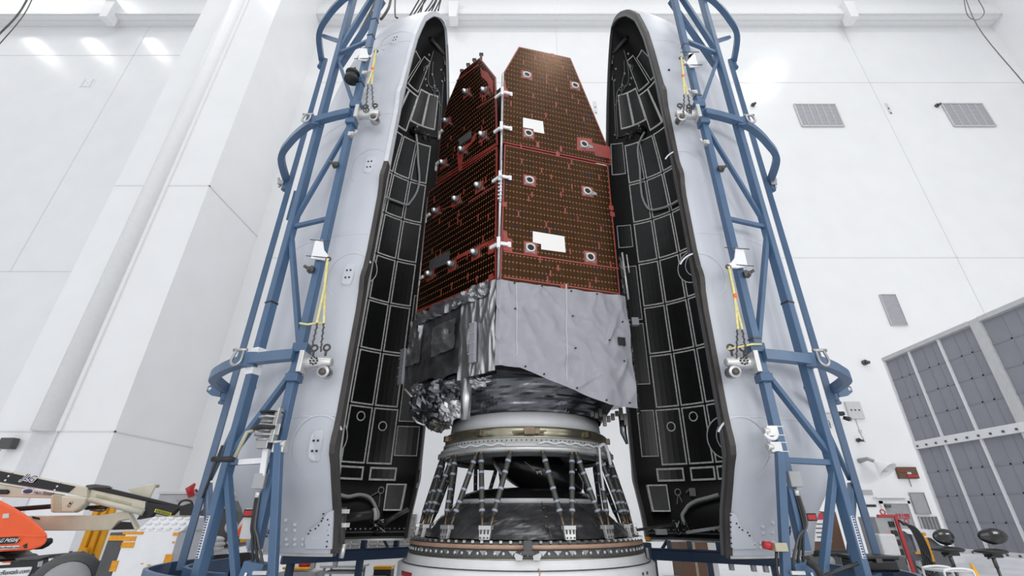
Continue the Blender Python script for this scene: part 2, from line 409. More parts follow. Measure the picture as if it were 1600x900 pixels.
# junction box with a camera beside it
a = atY(1318, 628, WY); c = atY(1350, 655, WY)
t = thing('junction_box', 'pale flat junction box panel on the white wall beside the cctv camera', 'box', ((a.x + c.x) / 2, WY, (a.z + c.z) / 2))
b = MB(); b.span((a.x, WY - 0.1, c.z), (c.x, WY, a.z)); b.build('cover', 'lgrey', t, bevel=0.01)
b = MB()
for k in range(3): b.cyl(((a.x + c.x) / 2 - 0.17 + 0.17 * k, WY - 0.12, (a.z + c.z) / 2), ((a.x + c.x) / 2 - 0.17 + 0.17 * k, WY - 0.09, (a.z + c.z) / 2), 0.035, 10)
b.build('screw', 'dsteel', t)
b = MB(); x = (a.x + c.x) / 2 - 0.05
b.tube([(x, WY - 0.02, c.z), (x + 0.02, WY - 0.02, c.z - 0.6), (x + 0.1, WY - 0.02, c.z - 0.95)], 0.012, 6); b.box((x + 0.03, WY - 0.03, c.z - 0.5), (0.1, 0.05, 0.12)); b.build('conduit', 'lgrey', t)
p = atY(1312, 648, WY - 0.5)
t = thing('security_camera', 'black security camera on a bracket beside the junction box', 'camera', (p.x, WY, p.z))
b = MB(); b.box(p + Vector((0, 0.05, 0.05)), (0.42, 0.22, 0.16)); b.build('housing', 'black', t, bevel=0.03)
b = MB(); b.tube([p + Vector((0.1, 0, -0.12)), p + Vector((0.28, -0.1, -0.2)), p + Vector((0.05, -0.3, -0.22))], [0.07, 0.1, 0.08], 12); b.build('lens_barrel', 'blackg', t)
b = MB(); b.tube([p + Vector((-0.15, 0.1, 0.1)), p + Vector((-0.35, 0.3, 0.12)), p + Vector((-0.35, 0.5, 0.12))], 0.05, 10); b.build('bracket', 'lgrey', t)
# flood lamp
p = atY(1381, 731, WY - 0.8)
t = thing('flood_lamp', 'white bell shaped flood lamp on the wall above the door', 'lamp', (p.x, WY, p.z))
ax = Vector((0.25, -0.45, -0.6)).normalized()
b = MB(); b.tube([p - ax * 0.35, p - ax * 0.26, p - ax * .06, p + ax * 0.16], [0.1, 0.13, 0.26, 0.40], 24, cap=False); b.build('shade', 'white', t)
b = MB(); b.ball(p + ax * 0.02, 0.16, 8); b.build('bulb', 'lens', t)
b = MB(); b.tube([p - ax * 0.3, p - ax * 0.5 + Vector((-0.1, 0.1, 0)), (p.x - 0.32, WY - 0.02, p.z + 0.34)], [0.07, 0.07, 0.1], 12); b.build('bracket', 'grey', t)
# red alarm panel
a = atY(1397, 730, WY); c = atY(1434, 748, WY)
t = thing('alarm_panel', 'brown and red wall panel with a clear plate beside the flood lamp', 'panel', ((a.x + c.x) / 2, WY, (a.z + c.z) / 2))
b = MB(); b.span((a.x, WY - 0.12, c.z), (c.x, WY, a.z)); b.build('box', 'brown', t, bevel=0.01)
b = MB(); b.span((a.x + 0.3, WY - 0.15, c.z + 0.05), (c.x - 0.08, WY - 0.1, c.z + 0.14)); b.span((a.x + 0.05, WY - 0.15, c.z + 0.25), (a.x + 0.4, WY - 0.1, c.z + 0.28)); b.build('stripe', 'red', t)
b = MB(); b.span((a.x + 0.35, WY - 0.15, c.z + 0.16), (c.x - 0.3, WY - 0.1, a.z - 0.2)); b.build('plate', 'lgrey', t)
b = MB(); b.tube([((a.x + c.x) / 2, WY - 0.05, c.z), ((a.x + c.x) / 2, WY - 0.05, c.z - 0.3)], 0.012, 6); b.build('cord', 'dsteel', t)
# door with canopy
a = atY(1378, 787, WY)
b = MB(); b.span((a.x, WY - 0.03, 0), (a.x + 0.98, WY + 0.01, a.z)); d1 = structure(b.build('door_1', 'grey'))
b = MB()
b.span((a.x - 0.1, WY - 0.08, 0), (a.x, WY, a.z + 0.1)); b.span((a.x + 0.98, WY - 0.08, 0), (a.x + 1.08, WY, a.z + 0.1)); b.span((a.x - 0.1, WY - 0.08, a.z), (a.x + 1.08, WY, a.z + 0.1))
b.span((a.x - 0.28, WY - 0.25, a.z + 0.2), (a.x + 1.0, WY, a.z + 0.24)); b.build('frame', 'white', d1)
b = MB(); b.box((a.x + 0.12, WY - 0.1, a.z - 0.09), (0.2, 0.12, 0.1)); b.box((a.x + 0.85, WY - 0.06, a.z - 0.95), (0.06, 0.06, 0.1)); b.build('closer', 'dsteel', d1)
b = MB()
for k, w in enumerate((.05, .09, .03, .10, .08)): b.box((a.x + 0.42 + .11 * k, WY - 0.04, a.z - 0.42), (w, .012, .12)); b.box((a.x + 0.42 + .11 * k, WY - 0.04, a.z - 0.52), (.09, .012, .03))
b.build('red_marking', 'redtape', d1)
b = MB()
for k in range(24): b.box((a.x + 0.72 + 0.08 * cos(k * pi / 12), WY - 0.04, a.z - 0.62 + 0.08 * sin(k * pi / 12)), (0.022, 0.01, 0.022))
b.build('door_ring_mark', 'redtape', d1)
# small sign and grey plate left of the door
p = atY(1352, 790, WY); b = MB(); b.span((p.x, WY - 0.02, p.z - 0.05), (p.x + 0.42, WY, p.z + 0.04)); tag(b.build('door_sign', 'ink'), 'narrow dark sign strip on the wall between the tower and the door', 'sign')
p = atY(1347, 769, WY); b = MB(); b.span((p.x, WY - 0.03, p.z - 0.1), (p.x + 0.4, WY, p.z + 0.08)); tag(b.build('wall_plate', 'louvre'), 'small grey blank plate on the wall above the door sign', 'plate')
# dark box on the left wall
a = atY(9, 687, 7.05)
t = thing('wall_speaker', 'dark grey box on the wall above the boom lift, with a thin cable', 'box', (a.x, PYF, a.z))
b = MB(); b.box(a + Vector((0.15, 0, -0.12)), (0.42, 0.25, 0.34)); b.build('housing', 'dgrey', t, bevel=0.02)
b = MB(); b.tube(spline([a + Vector((0, 0, -0.3)), a + Vector((-0.1, 0, -0.7)), a + Vector((-0.25, 0.1, -0.9))]), 0.012, 6); b.build('cord', 'grey', t)
b = MB(); b.span((a.x + .05, 7.1, a.z - 0.2), (a.x + 0.25, PYF, a.z - 0.1)); b.build('bracket', 'grey', t)

# roller door seen under the left fairing half
a = atY(470, 826, WY); c = atY(645, 870, WY)
b = MB(); b.span((a.x, WY - 0.04, 0.0), (c.x, WY + 0.01, a.z + 0.5)); dd = structure(b.build('door_2', 'glassy'))
b = MB()
for k in range(14): x = a.x + (c.x - a.x) * k / 13; b.span((x - 0.02, WY - 0.07, 0), (x + 0.02, WY, a.z + 0.5))
for z in (0.35, 0.9, 1.3): b.span((a.x, WY - 0.07, z), (c.x, WY, z + 0.03))
b.build('frame', 'grey', dd)

# hanging ropes and cables from the roof
def rope(pts, r, label, m='dsteel', name='hanging_rope', cat='rope', group=None):
    b = MB(); b.tube(spline(pts, 6), r, 7); return tag(b.build(name, m), label, cat, group)
rope([atY(1500, -30, 6), atY(1527, 40, 5.5), atY(1600, 130, 4), atY(1640, 180, 3)], 0.02, 'long thin dark cable slanting down past the end of the roof beam')
rope([atY(1505, -12, 8), atY(1511, 22, 8), atY(1526, 31, 8), atY(1538, 20, 8), atY(1530, 2, 8), atY(1520, -15, 8)], 0.02, 'thin dark cable loop hanging at the end of the roof beam')
rope([atY(52, -20, 4), atY(30, 20, 4), atY(0, 52, 4), atY(-30, 80, 4)], 0.035, 'thickest dark rope of the three crossing the roof beam above the boom lift')
rope([atY(58, -20, 4), atY(38, 22, 4), atY(0, 68, 4), atY(-30, 100, 4)], 0.02, 'lowest dark rope of the three crossing the roof beam above the boom lift')
rope([atY(56, -20, 4.6), atY(36, 10, 4.6), atY(10, 42, 4.6), atY(-30, 82, 4.6)], 0.015, 'thinnest dark rope, between the two others crossing the roof beam')

# ================================================================== FAIRING HALVES
KZ = [0, .25, .5, .8, 1.1, 1.5, 2.5, 3.5, 5, 6.0, 6.5, 7.25, 8, 8.75, 9.5, 10.05, 10.6, 11.1, 11.6, 12.0, 12.4, 12.7, 12.95, 13.1, 13.2]
KR = [2.03, 2.10, 2.22, 2.43, 2.60, 2.65, 2.66, 2.66, 2.65, 2.64, 2.63, 2.605, 2.56, 2.475, 2.36, 2.21, 2.04, 1.79, 1.52, 1.25, .96, .71, .45, .25, 0.02]
SX = 0.92
HALF = {'L': (-2.32, -.13, .96, -1), 'R': (2.59, -.18, .94, 1)}
def prof(z):
    if z <= 0: return KR[0]
    for i in range(len(KZ) - 1):
        if z <= KZ[i + 1]:
            t = (z - KZ[i]) / (KZ[i + 1] - KZ[i]); return KR[i] + (KR[i + 1] - KR[i]) * t
    return 0.0
def FP(side, phi, z, off=0.0, du=0.0):
    """point on a fairing half: phi 0 = near rim, 180 = far rim, z above its base; off > 0 is outwards"""
    X0, Y0, Z0, sg = HALF[side]; r = max(prof(z) + off, 0.0); a = radians(phi)
    return Vector((X0 + sg * (r * sin(a) * SX + du) + 0.01 * z, Y0 - r * cos(a), Z0 + z))
def hit(side, x, y, off=0.0, first=False):
    """(phi, z) where the sight line of a photo pixel meets the half shell (last or first crossing)"""
    X0, Y0, Z0, sg = HALF[side]; d = ray(x, y); res = None; was = False; t = 3.0
    while t < 26:
        p = EYE + d * t; z = p.z - Z0; u = (p.x - X0 - .01 * z) * sg / SX; v = p.y - Y0
        r = prof(z) + off; ins = u >= 0 and 0 <= z < 13.2 and u * u + v * v < r * r
        if ins: res = (degrees(atan2(u, -v)), z)
        if ins and first: return res
        t += 0.006
    return res
def IN(side, x, y, off=-0.1):
    h = hit(side, x, y, off)
    for k in range(1, 40):
        if h: break
        for dx, dy in ((k, 0), (-k, 0), (0, -k), (k, -k), (-k, -k)):
            h = hit(side, x + 2 * dx, y + 2 * dy, off)
            if h: break
    return FP(side, h[0], h[1], off)
ZL = [0, .15, .3, .5, .65, .8, .95, 1.1, 1.3, 1.6, 2, 2.5, 3, 3.5, 4, 4.5, 5, 5.5, 6, 6.5, 7, 7.5, 8, 8.4, 8.75, 9.1, 9.5, 9.8, 10.05, 10.35, 10.6, 10.85, 11.1, 11.35, 11.6, 11.8, 12, 12.2, 12.4, 12.55, 12.7, 12.83, 12.95, 13.03, 13.1, 13.16, 13.2]
def bulge(z): return sum(0.075 * exp(-((z - k) / 0.2) ** 2) for k in (1.2, 3.5, 5.4, 7.4))

def patch(mb, side, p0, p1, z0, z1, off=-0.10, base=-0.07, bw=0.030, nu=4, nv=4, border=True):
    """raised rectangular panel on the inner skin, with a taped white border"""
    r = prof((z0 + z1) / 2); bu = degrees(bw / r)
    us = [p0, p0] + ([p0 + bu] if border else []) + [p0 + bu + (p1 - p0 - 2 * bu) * i / nu for i in range(1, nu)] + ([p1 - bu] if border else []) + [p1, p1]
    vs = [z0, z0] + ([z0 + bw] if border else []) + [z0 + bw + (z1 - z0 - 2 * bw) * i / nv for i in range(1, nv)] + ([z1 - bw] if border else []) + [z1, z1]
    U, V = len(us), len(vs); pts = []
    for j, z in enumerate(vs):
        for i, p in enumerate(us):
            o = base if i in (0, U - 1) or j in (0, V - 1) else off
            pts.append(FP(side, p, z, o))
    o0 = len(mb.v); mb.v += pts
    for j in range(V - 1):
        for i in range(U - 1):
            edge = i <= 1 or j <= 1 or i >= U - 3 or j >= V - 3
            mb.f.append([o0 + j * U + i, o0 + j * U + i + 1, o0 + (j + 1) * U + i + 1, o0 + (j + 1) * U + i])
            mb.m.append(1 if (edge and border) else 0); mb.s.append(False)
def ringpatch(mb, side, pc, zc, r0, r1, off, mi=0, n=36, a0=0, a1=360):
    R_ = prof(zc); vs = []
    mb.mi = mi
    for k in range(n + 1):
        a = radians(a0 + (a1 - a0) * k / n)
        for r in (r0, r1): vs.append(FP(side, pc + degrees(r * cos(a) / R_), zc + r * sin(a), off))
    mb.add(vs, [(2 * k, 2 * k + 1, 2 * k + 3, 2 * k + 2) for k in range(n)]); mb.mi = 0

ROWS = [(1.10, 1.38), (1.44, 2.68), (2.72, 4.01), (4.05, 5.32), (5.36, 6.63), (6.68, 7.92), (7.97, 9.22), (9.27, 10.47), (10.94, 11.84)]
COLS = [(151.6, 164.6), (138.1, 151.0), (124.6, 137.5), (111.1, 124.0), (97.6, 110.5), (84.1, 97.0)]
def fairing(side):
    X0, Y0, Z0, sg = HALF[side]; L = side == 'L'
    t = thing('fairing_half', 'white rocket fairing half with a white upper rim, nearer the boom lift' if L else 'white rocket fairing half with an all dark rim, nearer the grey partition', 'fairing', (X0 + sg * 1.2, Y0, Z0), 'payload fairing halves')
    # outer skin
    b = MB(); n = 56
    vs = [FP(side, 180 * i / n, z, 0.0) for z in ZL for i in range(n + 1)]
    b.add(vs, [(j * (n + 1) + i, j * (n + 1) + i + 1, (j + 1) * (n + 1) + i + 1, (j + 1) * (n + 1) + i) for j in range(len(ZL) - 1) for i in range(n)], True)
    b.build('outer_shell', 'shell', t, fixn=False)
    b = MB()
    vs = [FP(side, 180 * i / n, z, -0.07) for z in ZL for i in range(n + 1)]
    b.add(vs, [(j * (n + 1) + i, j * (n + 1) + i + 1, (j + 1) * (n + 1) + i + 1, (j + 1) * (n + 1) + i) for j in range(len(ZL) - 1) for i in range(n)], True)
    b.build('inner_liner', 'liner', t, fixn=False)
    # rim seal on both edges, over the tip
    def rim(phi, za, zb, o_in, o_out, d0, d1, bul=1.0):
        zs = [z for z in sorted(set(ZL + [1.0, 1.2, 1.4, 3.3, 3.4, 3.6, 3.7, 5.2, 5.3, 5.4, 5.6, 5.75, 7.2, 7.3, 7.4, 7.6])) if za <= z <= zb]
        vs = []
        for z in zs:
            k = bulge(z) * bul
            for o, d in ((o_in - k * 0.4, d0), (o_out + k, d0), (o_out + k, d1), (o_in - k * 0.4, d1)): vs.append(FP(side, phi, z, o, d))
        m = len(zs)
        return vs, [(4 * i + j, 4 * i + (j + 1) % 4, 4 * (i + 1) + (j + 1) % 4, 4 * (i + 1) + j) for i in range(m - 1) for j in range(4)] + [(0, 1, 2, 3), (4 * m - 4, 4 * m - 1, 4 * m - 2, 4 * m - 3)]
    zsplit = 5.75 if L else 13.2
    for phi in (0, 180):
        b = MB(); b.add(*rim(phi, 0, zsplit, -0.115, 0.012, -0.05, 0.02)); b.build('rim_seal', 'rim', t)
    if L:
        b = MB()
        for phi in (0, 180): b.add(*rim(phi, 5.75, 13.2, -0.115, 0.012, -0.05, 0.02))
        b.build('rim_seal', 'rimw', t, label='white upper rim')
    else:
        b = MB()
        for phi in (0, 180): b.add(*rim(phi, 0, 13.1, -0.155, -0.075, -0.06, 0.0, 0.3))
        b.build('rim_strip', 'dgrey', t, label='grey inner rim strip')
    b = MB()
    for phi in (0.0, 180.0): b.add(*rim(phi, 0.9, 13.0, -0.128, -0.116, -0.06, -0.02, 0.3))
    b.build('rim_edge_line', 'grey', t)
    # acoustic panels
    rr = random.Random(3 if L else 4)
    for ri, (z0, z1) in enumerate(ROWS):
        for ci, (p0, p1) in enumerate(COLS):
            if ri == 0 and ci == 0: p0, p1 = 154, 168.5
            if ri == 1 and ci == 0: p1 = 165.2
            if ri == 8:
                q0, q1 = p0, p1; p0, p1 = p0 + 1.2, p1 + 2
                if ci >= 2: z0, z1 = 10.62, 11.64
            b = MB(); patch(b, side, p0 + 0.15, p1 - 0.1, z0, z1, bw=0.034 if ri != 0 else 0.040)
            b.build('acoustic_panel', ['panel', 'tape'], t)
    ex = [(165.9, 177.4, 9.6, 10.57), (166.0, 175.4, 1.63, 2.68), (166.5, 176.5, 7.2, 7.92), (166, 176.5, 5.0, 6.6), (166, 176, 3.3, 4.9)]
    if L: ex = [(165.8, 178.4, 1.63, 2.30), (166.0, 176.5, 4.4, 5.7), (166, 177, 2.4, 3.9)]
    ex += [(120, 138, 11.72, 12.52), (98, 117.5, 11.72, 12.4)]
    for e in ex:
        b = MB(); patch(b, side, *e, bw=0.02); b.build('acoustic_panel', ['panel', 'tape'], t)
    # tilted box panel low down
    b = MB(); patch(b, side, 163.9, 175.2, 0.50, 1.03, off=-0.30, base=-0.12, bw=0.028); b.build('box_panel', ['dgrey', 'tape'], t)
    # round cut-outs with cover discs
    for pc, zc, r in ((128.5, 1.93, 0.33), (129.0, 6.12, 0.33)):
        b = MB(); ringpatch(b, side, pc + 1.6, zc, 0.0, r * 1.28, -0.116, 0); ringpatch(b, side, pc + 1.6, zc, r * 1.28, r * 1.36, -0.118, 1)
        ringpatch(b, side, pc - 1.5, zc, 0, r, -0.18, 0); ringpatch(b, side, pc - 1.5, zc, r * 0.93, r, -0.184, 1)
        b.build('round_cover', ['panel', 'tape'], t)
    for pc, zc in ((157.6, 2.27), (145.0, 2.45)):
        b = MB(); ringpatch(b, side, pc, zc, 0.085, 0.112, -0.112, 0, 24); b.build('port_ring', 'tape', t)
        b = MB(); ringpatch(b, side, pc, zc, 0.0, 0.085, -0.106, 0, 24); b.build('port', 'blackg', t)
    # white studs inside the nose
    for (pc, zc) in ((150, 12.28), (141, 12.1), (158, 12.05), (146, 11.98), (166, 12.45), (136, 12.35), (128, 12.62), (170, 12.2)):
        b = MB(); p = FP(side, pc, zc, -0.07); q = FP(side, pc, zc, -0.12); b.cyl(p, q, 0.028, 12); b.build('stud', 'lgrey', t)
    # cables in the nose
    b = MB()
    for path in ([(134, 12.75), (140, 12.4), (146, 12.1), (152, 12.0), (162, 12.0), (168, 11.85), (170, 11.4), (170, 10.7)], [(144, 12.55), (150, 12.3), (156, 12.15), (160, 11.95), (158, 11.9)], [(172, 12.2), (172, 11.6), (172, 10.8)], [(150, 12.02), (158, 11.92), (164, 11.8), (171, 11.6)]):
        b.tube(spline([FP(side, p, z, -0.10) for p, z in path], 5), 0.011, 6)
    b.build('cable', 'grey', t)
    b = MB()
    for (p, z) in ((160, 11.88), (171, 10.75), (147, 10.72), (158, 10.7), (131, 12.3)):
        c_ = FP(side, p, z, -0.13); b.box(c_, (0.07, 0.06, 0.06)); b.tube([c_, c_ + Vector((0.1 * sg * -1, -0.04, 0.03))], 0.02, 8); b.tube([c_, c_ + Vector((-0.02, 0.02, -0.12))], 0.014, 6)
    b.build('connector', 'steel', t)
    # separation thruster pod between the two upper rows
    c_ = FP(side, 146.5, 10.72, -0.1)
    b = MB(); d = (FP(side, 146.5, 10.72, -0.3) - c_).normalized(); b.tube([c_, c_ + d * 0.10, c_ + d * 0.18], [0.13, 0.13, 0.08], 20); b.build('pod', 'blackg', t)
    b = MB(); b.tube([c_ + d * 0.18, c_ + d * 0.26], 0.035, 12); b.build('pod_nozzle', 'steel', t)
    b = MB()
    for (p0, z0_, p1, z1_) in ((149, 10.72, 170, 10.72), (156, 10.8, 156, 10.62), (162, 10.82, 162, 10.6)): b.tube([FP(side, p0, z0_, -0.14), FP(side, p1, z1_, -0.14)], 0.022, 8)
    b.build('pod_pipe', 'dsteel', t)
    # nose strut
    b = MB(); b.tube([FP(side, 100, 12.86, -0.1), FP(side, 172, 12.80, -0.06)], 0.05, 12); b.build('nose_strut', 'dgrey', t)
    b = MB()
    for a_ in ((172, 12.7), (173, 12.35)): c_ = FP(side, a_[0], a_[1], -0.12); b.box(c_, (0.05, 0.1, 0.05)); b.tube([c_, c_ + Vector((-sg * 0.05, 0, -0.3))], 0.012, 6)
    b.build('nose_bracket', 'gold', t)
    # hose
    if L: hp = [(649, 203), (652, 225), (653, 250), (655, 280), (651, 300), (641, 316), (635, 320), (618, 314), (600, 307), (590, 304)]
    else: hp = [(1007, 206), (998, 225), (997, 240), (1000, 262), (1001, 285), (1004, 308), (1010, 322), (1018, 328), (1035, 325), (1048, 320), (1060, 313)]
    b = MB(); b.tube(spline([IN(side, x, y, -0.17) for x, y in hp], 5), 0.033, 10); b.build('conduit_hose', 'lgrey', t)
    # lower skirt: base flange with bolts
    b = MB()
    for za, zb, o in ((0.0, 0.035, -0.16), (0.10, 0.13, -0.14)):
        for k in range(60):
            a0, a1 = 180 * k / 60, 180 * (k + 1) / 60
            A, B, C_, D_ = FP(side, a0, za, -0.05), FP(side, a1, za, -0.05), FP(side, a1, za, o), FP(side, a0, za, o)
            up = Vector((0, 0, zb - za)); b.add([A, B, C_, D_, A + up, B + up, C_ + up, D_ + up], [(0, 1, 2, 3), (4, 5, 6, 7), (3, 2, 6, 7), (0, 1, 5, 4)])
    b.build('base_flange', 'dgrey', t)
    b = MB()
    for k in range(60): a_ = 3 * k + 1.5; p = FP(side, a_, 0.17, -0.08); q = FP(side, a_, 0.17, -0.12); b.cyl(p, q, 0.016, 8)
    b.build('flange_bolts', 'alu', t)
    b = MB()
    for k in range(60):
        a0, a1 = 180 * k / 60, 180 * (k + 1) / 60
        b.add([FP(side, a0, -0.035, -0.02), FP(side, a1, -0.035, -0.02), FP(side, a1, -0.035, -0.14), FP(side, a0, -0.035, -0.14), FP(side, a0, 0, -0.02), FP(side, a1, 0, -0.02), FP(side, a1, 0, -0.14), FP(side, a0, 0, -0.14)], [(0, 1, 2, 3), (3, 2, 6, 7), (0, 1, 5, 4)])
    b.build('base_ring', 'alu', t)
    # latch tube, push rods, wiring near the foot
    if L:
        b = MB(); A = FP(side, 15, 0.5, -0.22, 0.0); A = atY(535, 793, -2.0); B_ = atY(531, 856, -2.0); b.tube([A, B_], 0.055, 14); b.build('latch_tube', 'olive', t)
        b = MB()
        for y in (799, 820.5): p = atY(533, y, -2.0); b.box(p + Vector((-0.02, 0, 0)), (0.22, 0.13, 0.05))
        b.build('latch_collar', 'white', t)
        b = MB(); b.tube([atY(538, 850, -2.02), atY(533, 872, -2.02)], 0.03, 10); b.build('latch_pin', 'alu', t)
        b = MB(); b.tube([IN(side, 541, 809, -0.45), IN(side, 583, 804, -0.55)], 0.085, 16); b.build('push_rod', 'olive', t)
        b = MB(); b.tube([IN(side, 583, 804, -0.55), IN(side, 587, 803, -0.55)], 0.115, 18); b.build('push_rod_end', 'white', t)
        b = MB(); b.tube([IN(side, 602, 816, -0.45), IN(side, 651, 810, -0.3)], 0.05, 12); b.build('push_rod', 'olive', t)
        cab = [(531, 773), (545, 776), (562, 773), (578, 778), (588, 795), (591, 806), (586, 815)]
        wl = [((592, 768), (580, 775)), ((594, 770), (592, 792))]
        ringc = (595.5, 766); clump = (590, 819)
    else:
        b = MB(); b.tube([IN(side, 1072, 832, -0.4), IN(side, 1125, 824, -0.25)], 0.028, 10); b.build('push_rod', 'lgrey', t)
        b = MB(); b.tube([atY(996, 828, -0.4), IN(side, 1054, 819, -0.4)], 0.022, 10); b.build('push_rod', 'dsteel', t)
        b = MB(); b.box(IN(side, 1033, 831, -0.2), (0.22, 0.08, 0.1)); b.build('bracket_plate', 'lgrey', t)
        b = MB(); c_ = IN(side, 1082, 769, -0.12); b.box(c_, (0.12, 0.06, 0.16)); b.build('connector_plate', 'seamw', t, bevel=0.01)
        cab = [(1123, 773), (1105, 778), (1090, 782), (1077, 789), (1070, 798), (1066, 806), (1070, 820)]
        wl = [((1060, 772), (1066, 785)), ((1059, 775), (1058, 788)), ((1076, 765), (1072, 770))]
        ringc = (1059, 769); clump = (1064, 823)
    b = MB(); b.tube(spline([IN(side, x, y, -0.16) for x, y in cab], 5), 0.036, 10); b.build('cable_bundle', 'lgrey', t)
    b = MB()
    for p, q in wl: b.tube([IN(side, *p, -0.1), IN(side, *q, -0.1)], 0.012, 6)
    h = hit(side, *ringc, -0.1); ringpatch(b, side, h[0], h[1], 0.055, 0.075, -0.11, 0, 20); b.build('sensor_lead', 'grey', t)
    b = MB(); c_ = IN(side, *clump, -0.35)
    for k in range(7): b.ball(c_ + Vector((rr.uniform(-.13, .13), rr.uniform(-.1, .1), rr.uniform(-.1, .08))), rr.uniform(.04, .075), 6)
    for k in range(5): b.tube([c_ + Vector((rr.uniform(-.1, .1), 0, rr.uniform(-.1, .1))), c_ + Vector((rr.uniform(-.25, .25), rr.uniform(-.1, .1), rr.uniform(-.12, .1)))], 0.016, 6)
    b.build('release_mechanism', 'blackg', t)
    b = MB()
    for k in range(4): b.tube([c_ + Vector((rr.uniform(-.15, .15), -0.08, rr.uniform(-.1, .1))), c_ + Vector((rr.uniform(-.2, .2), -0.1, rr.uniform(-.16, .14)))], 0.012, 6)
    b.build('release_fitting', 'alu', t)
    # cover plate low on the outside by the rim
    if L: pl = [(527, 797), (514, 801), (502, 817), (497, 821), (483, 829), (478, 845), (480, 861), (520, 861)]
    else: pl = [(1131, 801), (1145, 801), (1149, 806), (1157, 825), (1170, 831), (1175, 849), (1176, 865), (1138, 864)]
    hp = [hit(side, x, min(y, 858), 0.0, True) for x, y in pl]
    hp = [h for h in hp if h]
    cp = sum(h[0] for h in hp) / len(hp); cz = sum(h[1] for h in hp) / len(hp)
    b = MB(); vs = []
    for o, k in ((0.004, 1.0), (0.035, 0.985), (0.04, 0.5)):
        for h in hp: vs.append(FP(side, cp + (h[0] - cp) * k, cz + (h[1] - cz) * k, o))
    m = len(hp); fs = [(r_ * m + i, r_ * m + (i + 1) % m, (r_ + 1) * m + (i + 1) % m, (r_ + 1) * m + i) for r_ in range(2) for i in range(m)] + [[2 * m + i for i in range(m)]]
    b.add(vs, fs); b.build('cover_plate', 'shell2', t)
    b = MB()
    bl = [(506, 803), (505, 810), (513, 812), (515, 820), (513, 828), (514, 836), (512, 846), (511, 854), (503, 814), (499, 821), (494, 826), (486, 829), (483, 834)] if L else [(1136, 805), (1139, 816), (1138, 823), (1138, 831), (1140, 840), (1142, 849), (1142, 857), (1150, 818), (1154, 824), (1159, 828), (1167, 832), (1170, 837)]
    for x, y in bl:
        h = hit(side, x, y, 0.03, True)
        if h: b.cyl(FP(side, h[0], h[1], 0.03), FP(side, h[0], h[1], 0.05), 0.0095, 8)
    b.build('cover_bolts', 'ink', t)
    # rivets round the foot
    b = MB()
    rv = [(435 + 13 * i, 843) for i in range(4)] + [(437 + 12 * i, 851) for i in range(4)] + [(447, 813), (461, 820), (448, 828), (461, 829)] if L else [(1178 + 10 * i, 848) for i in range(5)] + [(1178 + 10 * i, 855) for i in range(4)] + [(1192, 823), (1207, 817), (1192, 833), (1206, 832)]
    for x, y in rv:
        h = hit(side, x, y, 0.0, True)
        if h: b.ball(FP(side, h[0], h[1], 0.004), 0.026, 5)
    b.build('rivets', 'shell2', t)
    # pads with four bolt holes on the outside
    pads = [(568, 138), (578, 258), (545, 429), (494, 697), (618, 62)] if L else [(1070, 262), (1098, 430), (1163, 700)]
    for i, (x, y) in enumerate(pads):
        h = hit(side, x, y, 0, True)
        if not h: continue
        b = MB()
        if L:
            R_ = prof(h[1]); vs = []
            for o, k in ((0.0, 1.12), (0.022, 1.0)):
                for q in range(28):
                    a = 2 * pi * q / 28; cx = copysign(abs(cos(a)) ** 0.5, cos(a)) * 0.085 * k; cz_ = copysign(abs(sin(a)) ** 0.6, sin(a)) * 0.17 * k
                    vs.append(FP(side, h[0] + degrees(cx / R_), h[1] + cz_, o))
            b.add(vs, [(q, (q + 1) % 28, 28 + (q + 1) % 28, 28 + q) for q in range(28)] + [[28 + q for q in range(28)]]); b.build('pad', 'shell2', t)
            b = MB()
            for du_, dz_ in ((-.03, -.06), (.03, -.06), (-.03, .06), (.03, .06)): a_ = h[0] + degrees(du_ / R_); b.cyl(FP(side, a_, h[1] + dz_, 0.02), FP(side, a_, h[1] + dz_, 0.03), 0.014, 8)
            b.build('pad_holes', 'ink', t)
        ringpatch(b2 := MB(), side, h[0], h[1], 0.36, 0.385, 0.004, 0, 36, -60, 150); b2.build('patch_mark', 'shell2', t)
    for (x, y) in (((555, 107),) if L else ((1045, 110),)):
        h = hit(side, x, y, 0, True)
        if h: b = MB(); b.cyl(FP(side, h[0], h[1], 0), FP(side, h[0], h[1], 0.02), 0.022, 8); b.build('plug', 'ink', t)
    # faint joint lines round the shell
    b = MB()
    for z in (1.55, 4.3, 6.9, 9.2, 10.9):
        vs = []
        for k in range(61):
            for dz_ in (0, 0.012): vs.append(FP(side, 3 * k, z + dz_, 0.0035))
        b.add(vs, [(2 * k, 2 * k + 1, 2 * k + 3, 2 * k + 2) for k in range(60)], True)
    b.build('joint_line', 'rimw', t)
    # stencilled number
    for (x, y, s_) in (((415, 838, .17),) if L else ((1219, 836, .17), (1294, 668, .16))):
        h = hit(side, x, y, 0.0, True)
        if h:
            p = FP(side, h[0], h[1], 0.0); q = FP(side, h[0] + (1 if not L else -1), h[1], 0.0); r_ = FP(side, h[0], h[1] + 0.05, 0.0)
            text('24', 'stencil_number', s_, p, q - p, r_ - p, 'ink', t, off=0.02)
    return t
fairing('L'); fairing('R')
# nose lifting straps hanging above the left half
rs = random.Random(5)
for i in range(9):
    x = 640 + i * 5.6; y0 = 24 - i * 1.1
    p = atY(x, y0, -0.3 + 0.07 * i)
    rope([p + Vector((0, 0, -0.05)), p + Vector((rs.uniform(.03, .2), 0.1, 0.8)), p + Vector((rs.uniform(.1, .4), 0.2, 1.8))], 0.022, 'black strap hanging down onto the nose of the fairing half with the white rim', 'black', 'nose_strap', 'strap', 'straps on the fairing nose')

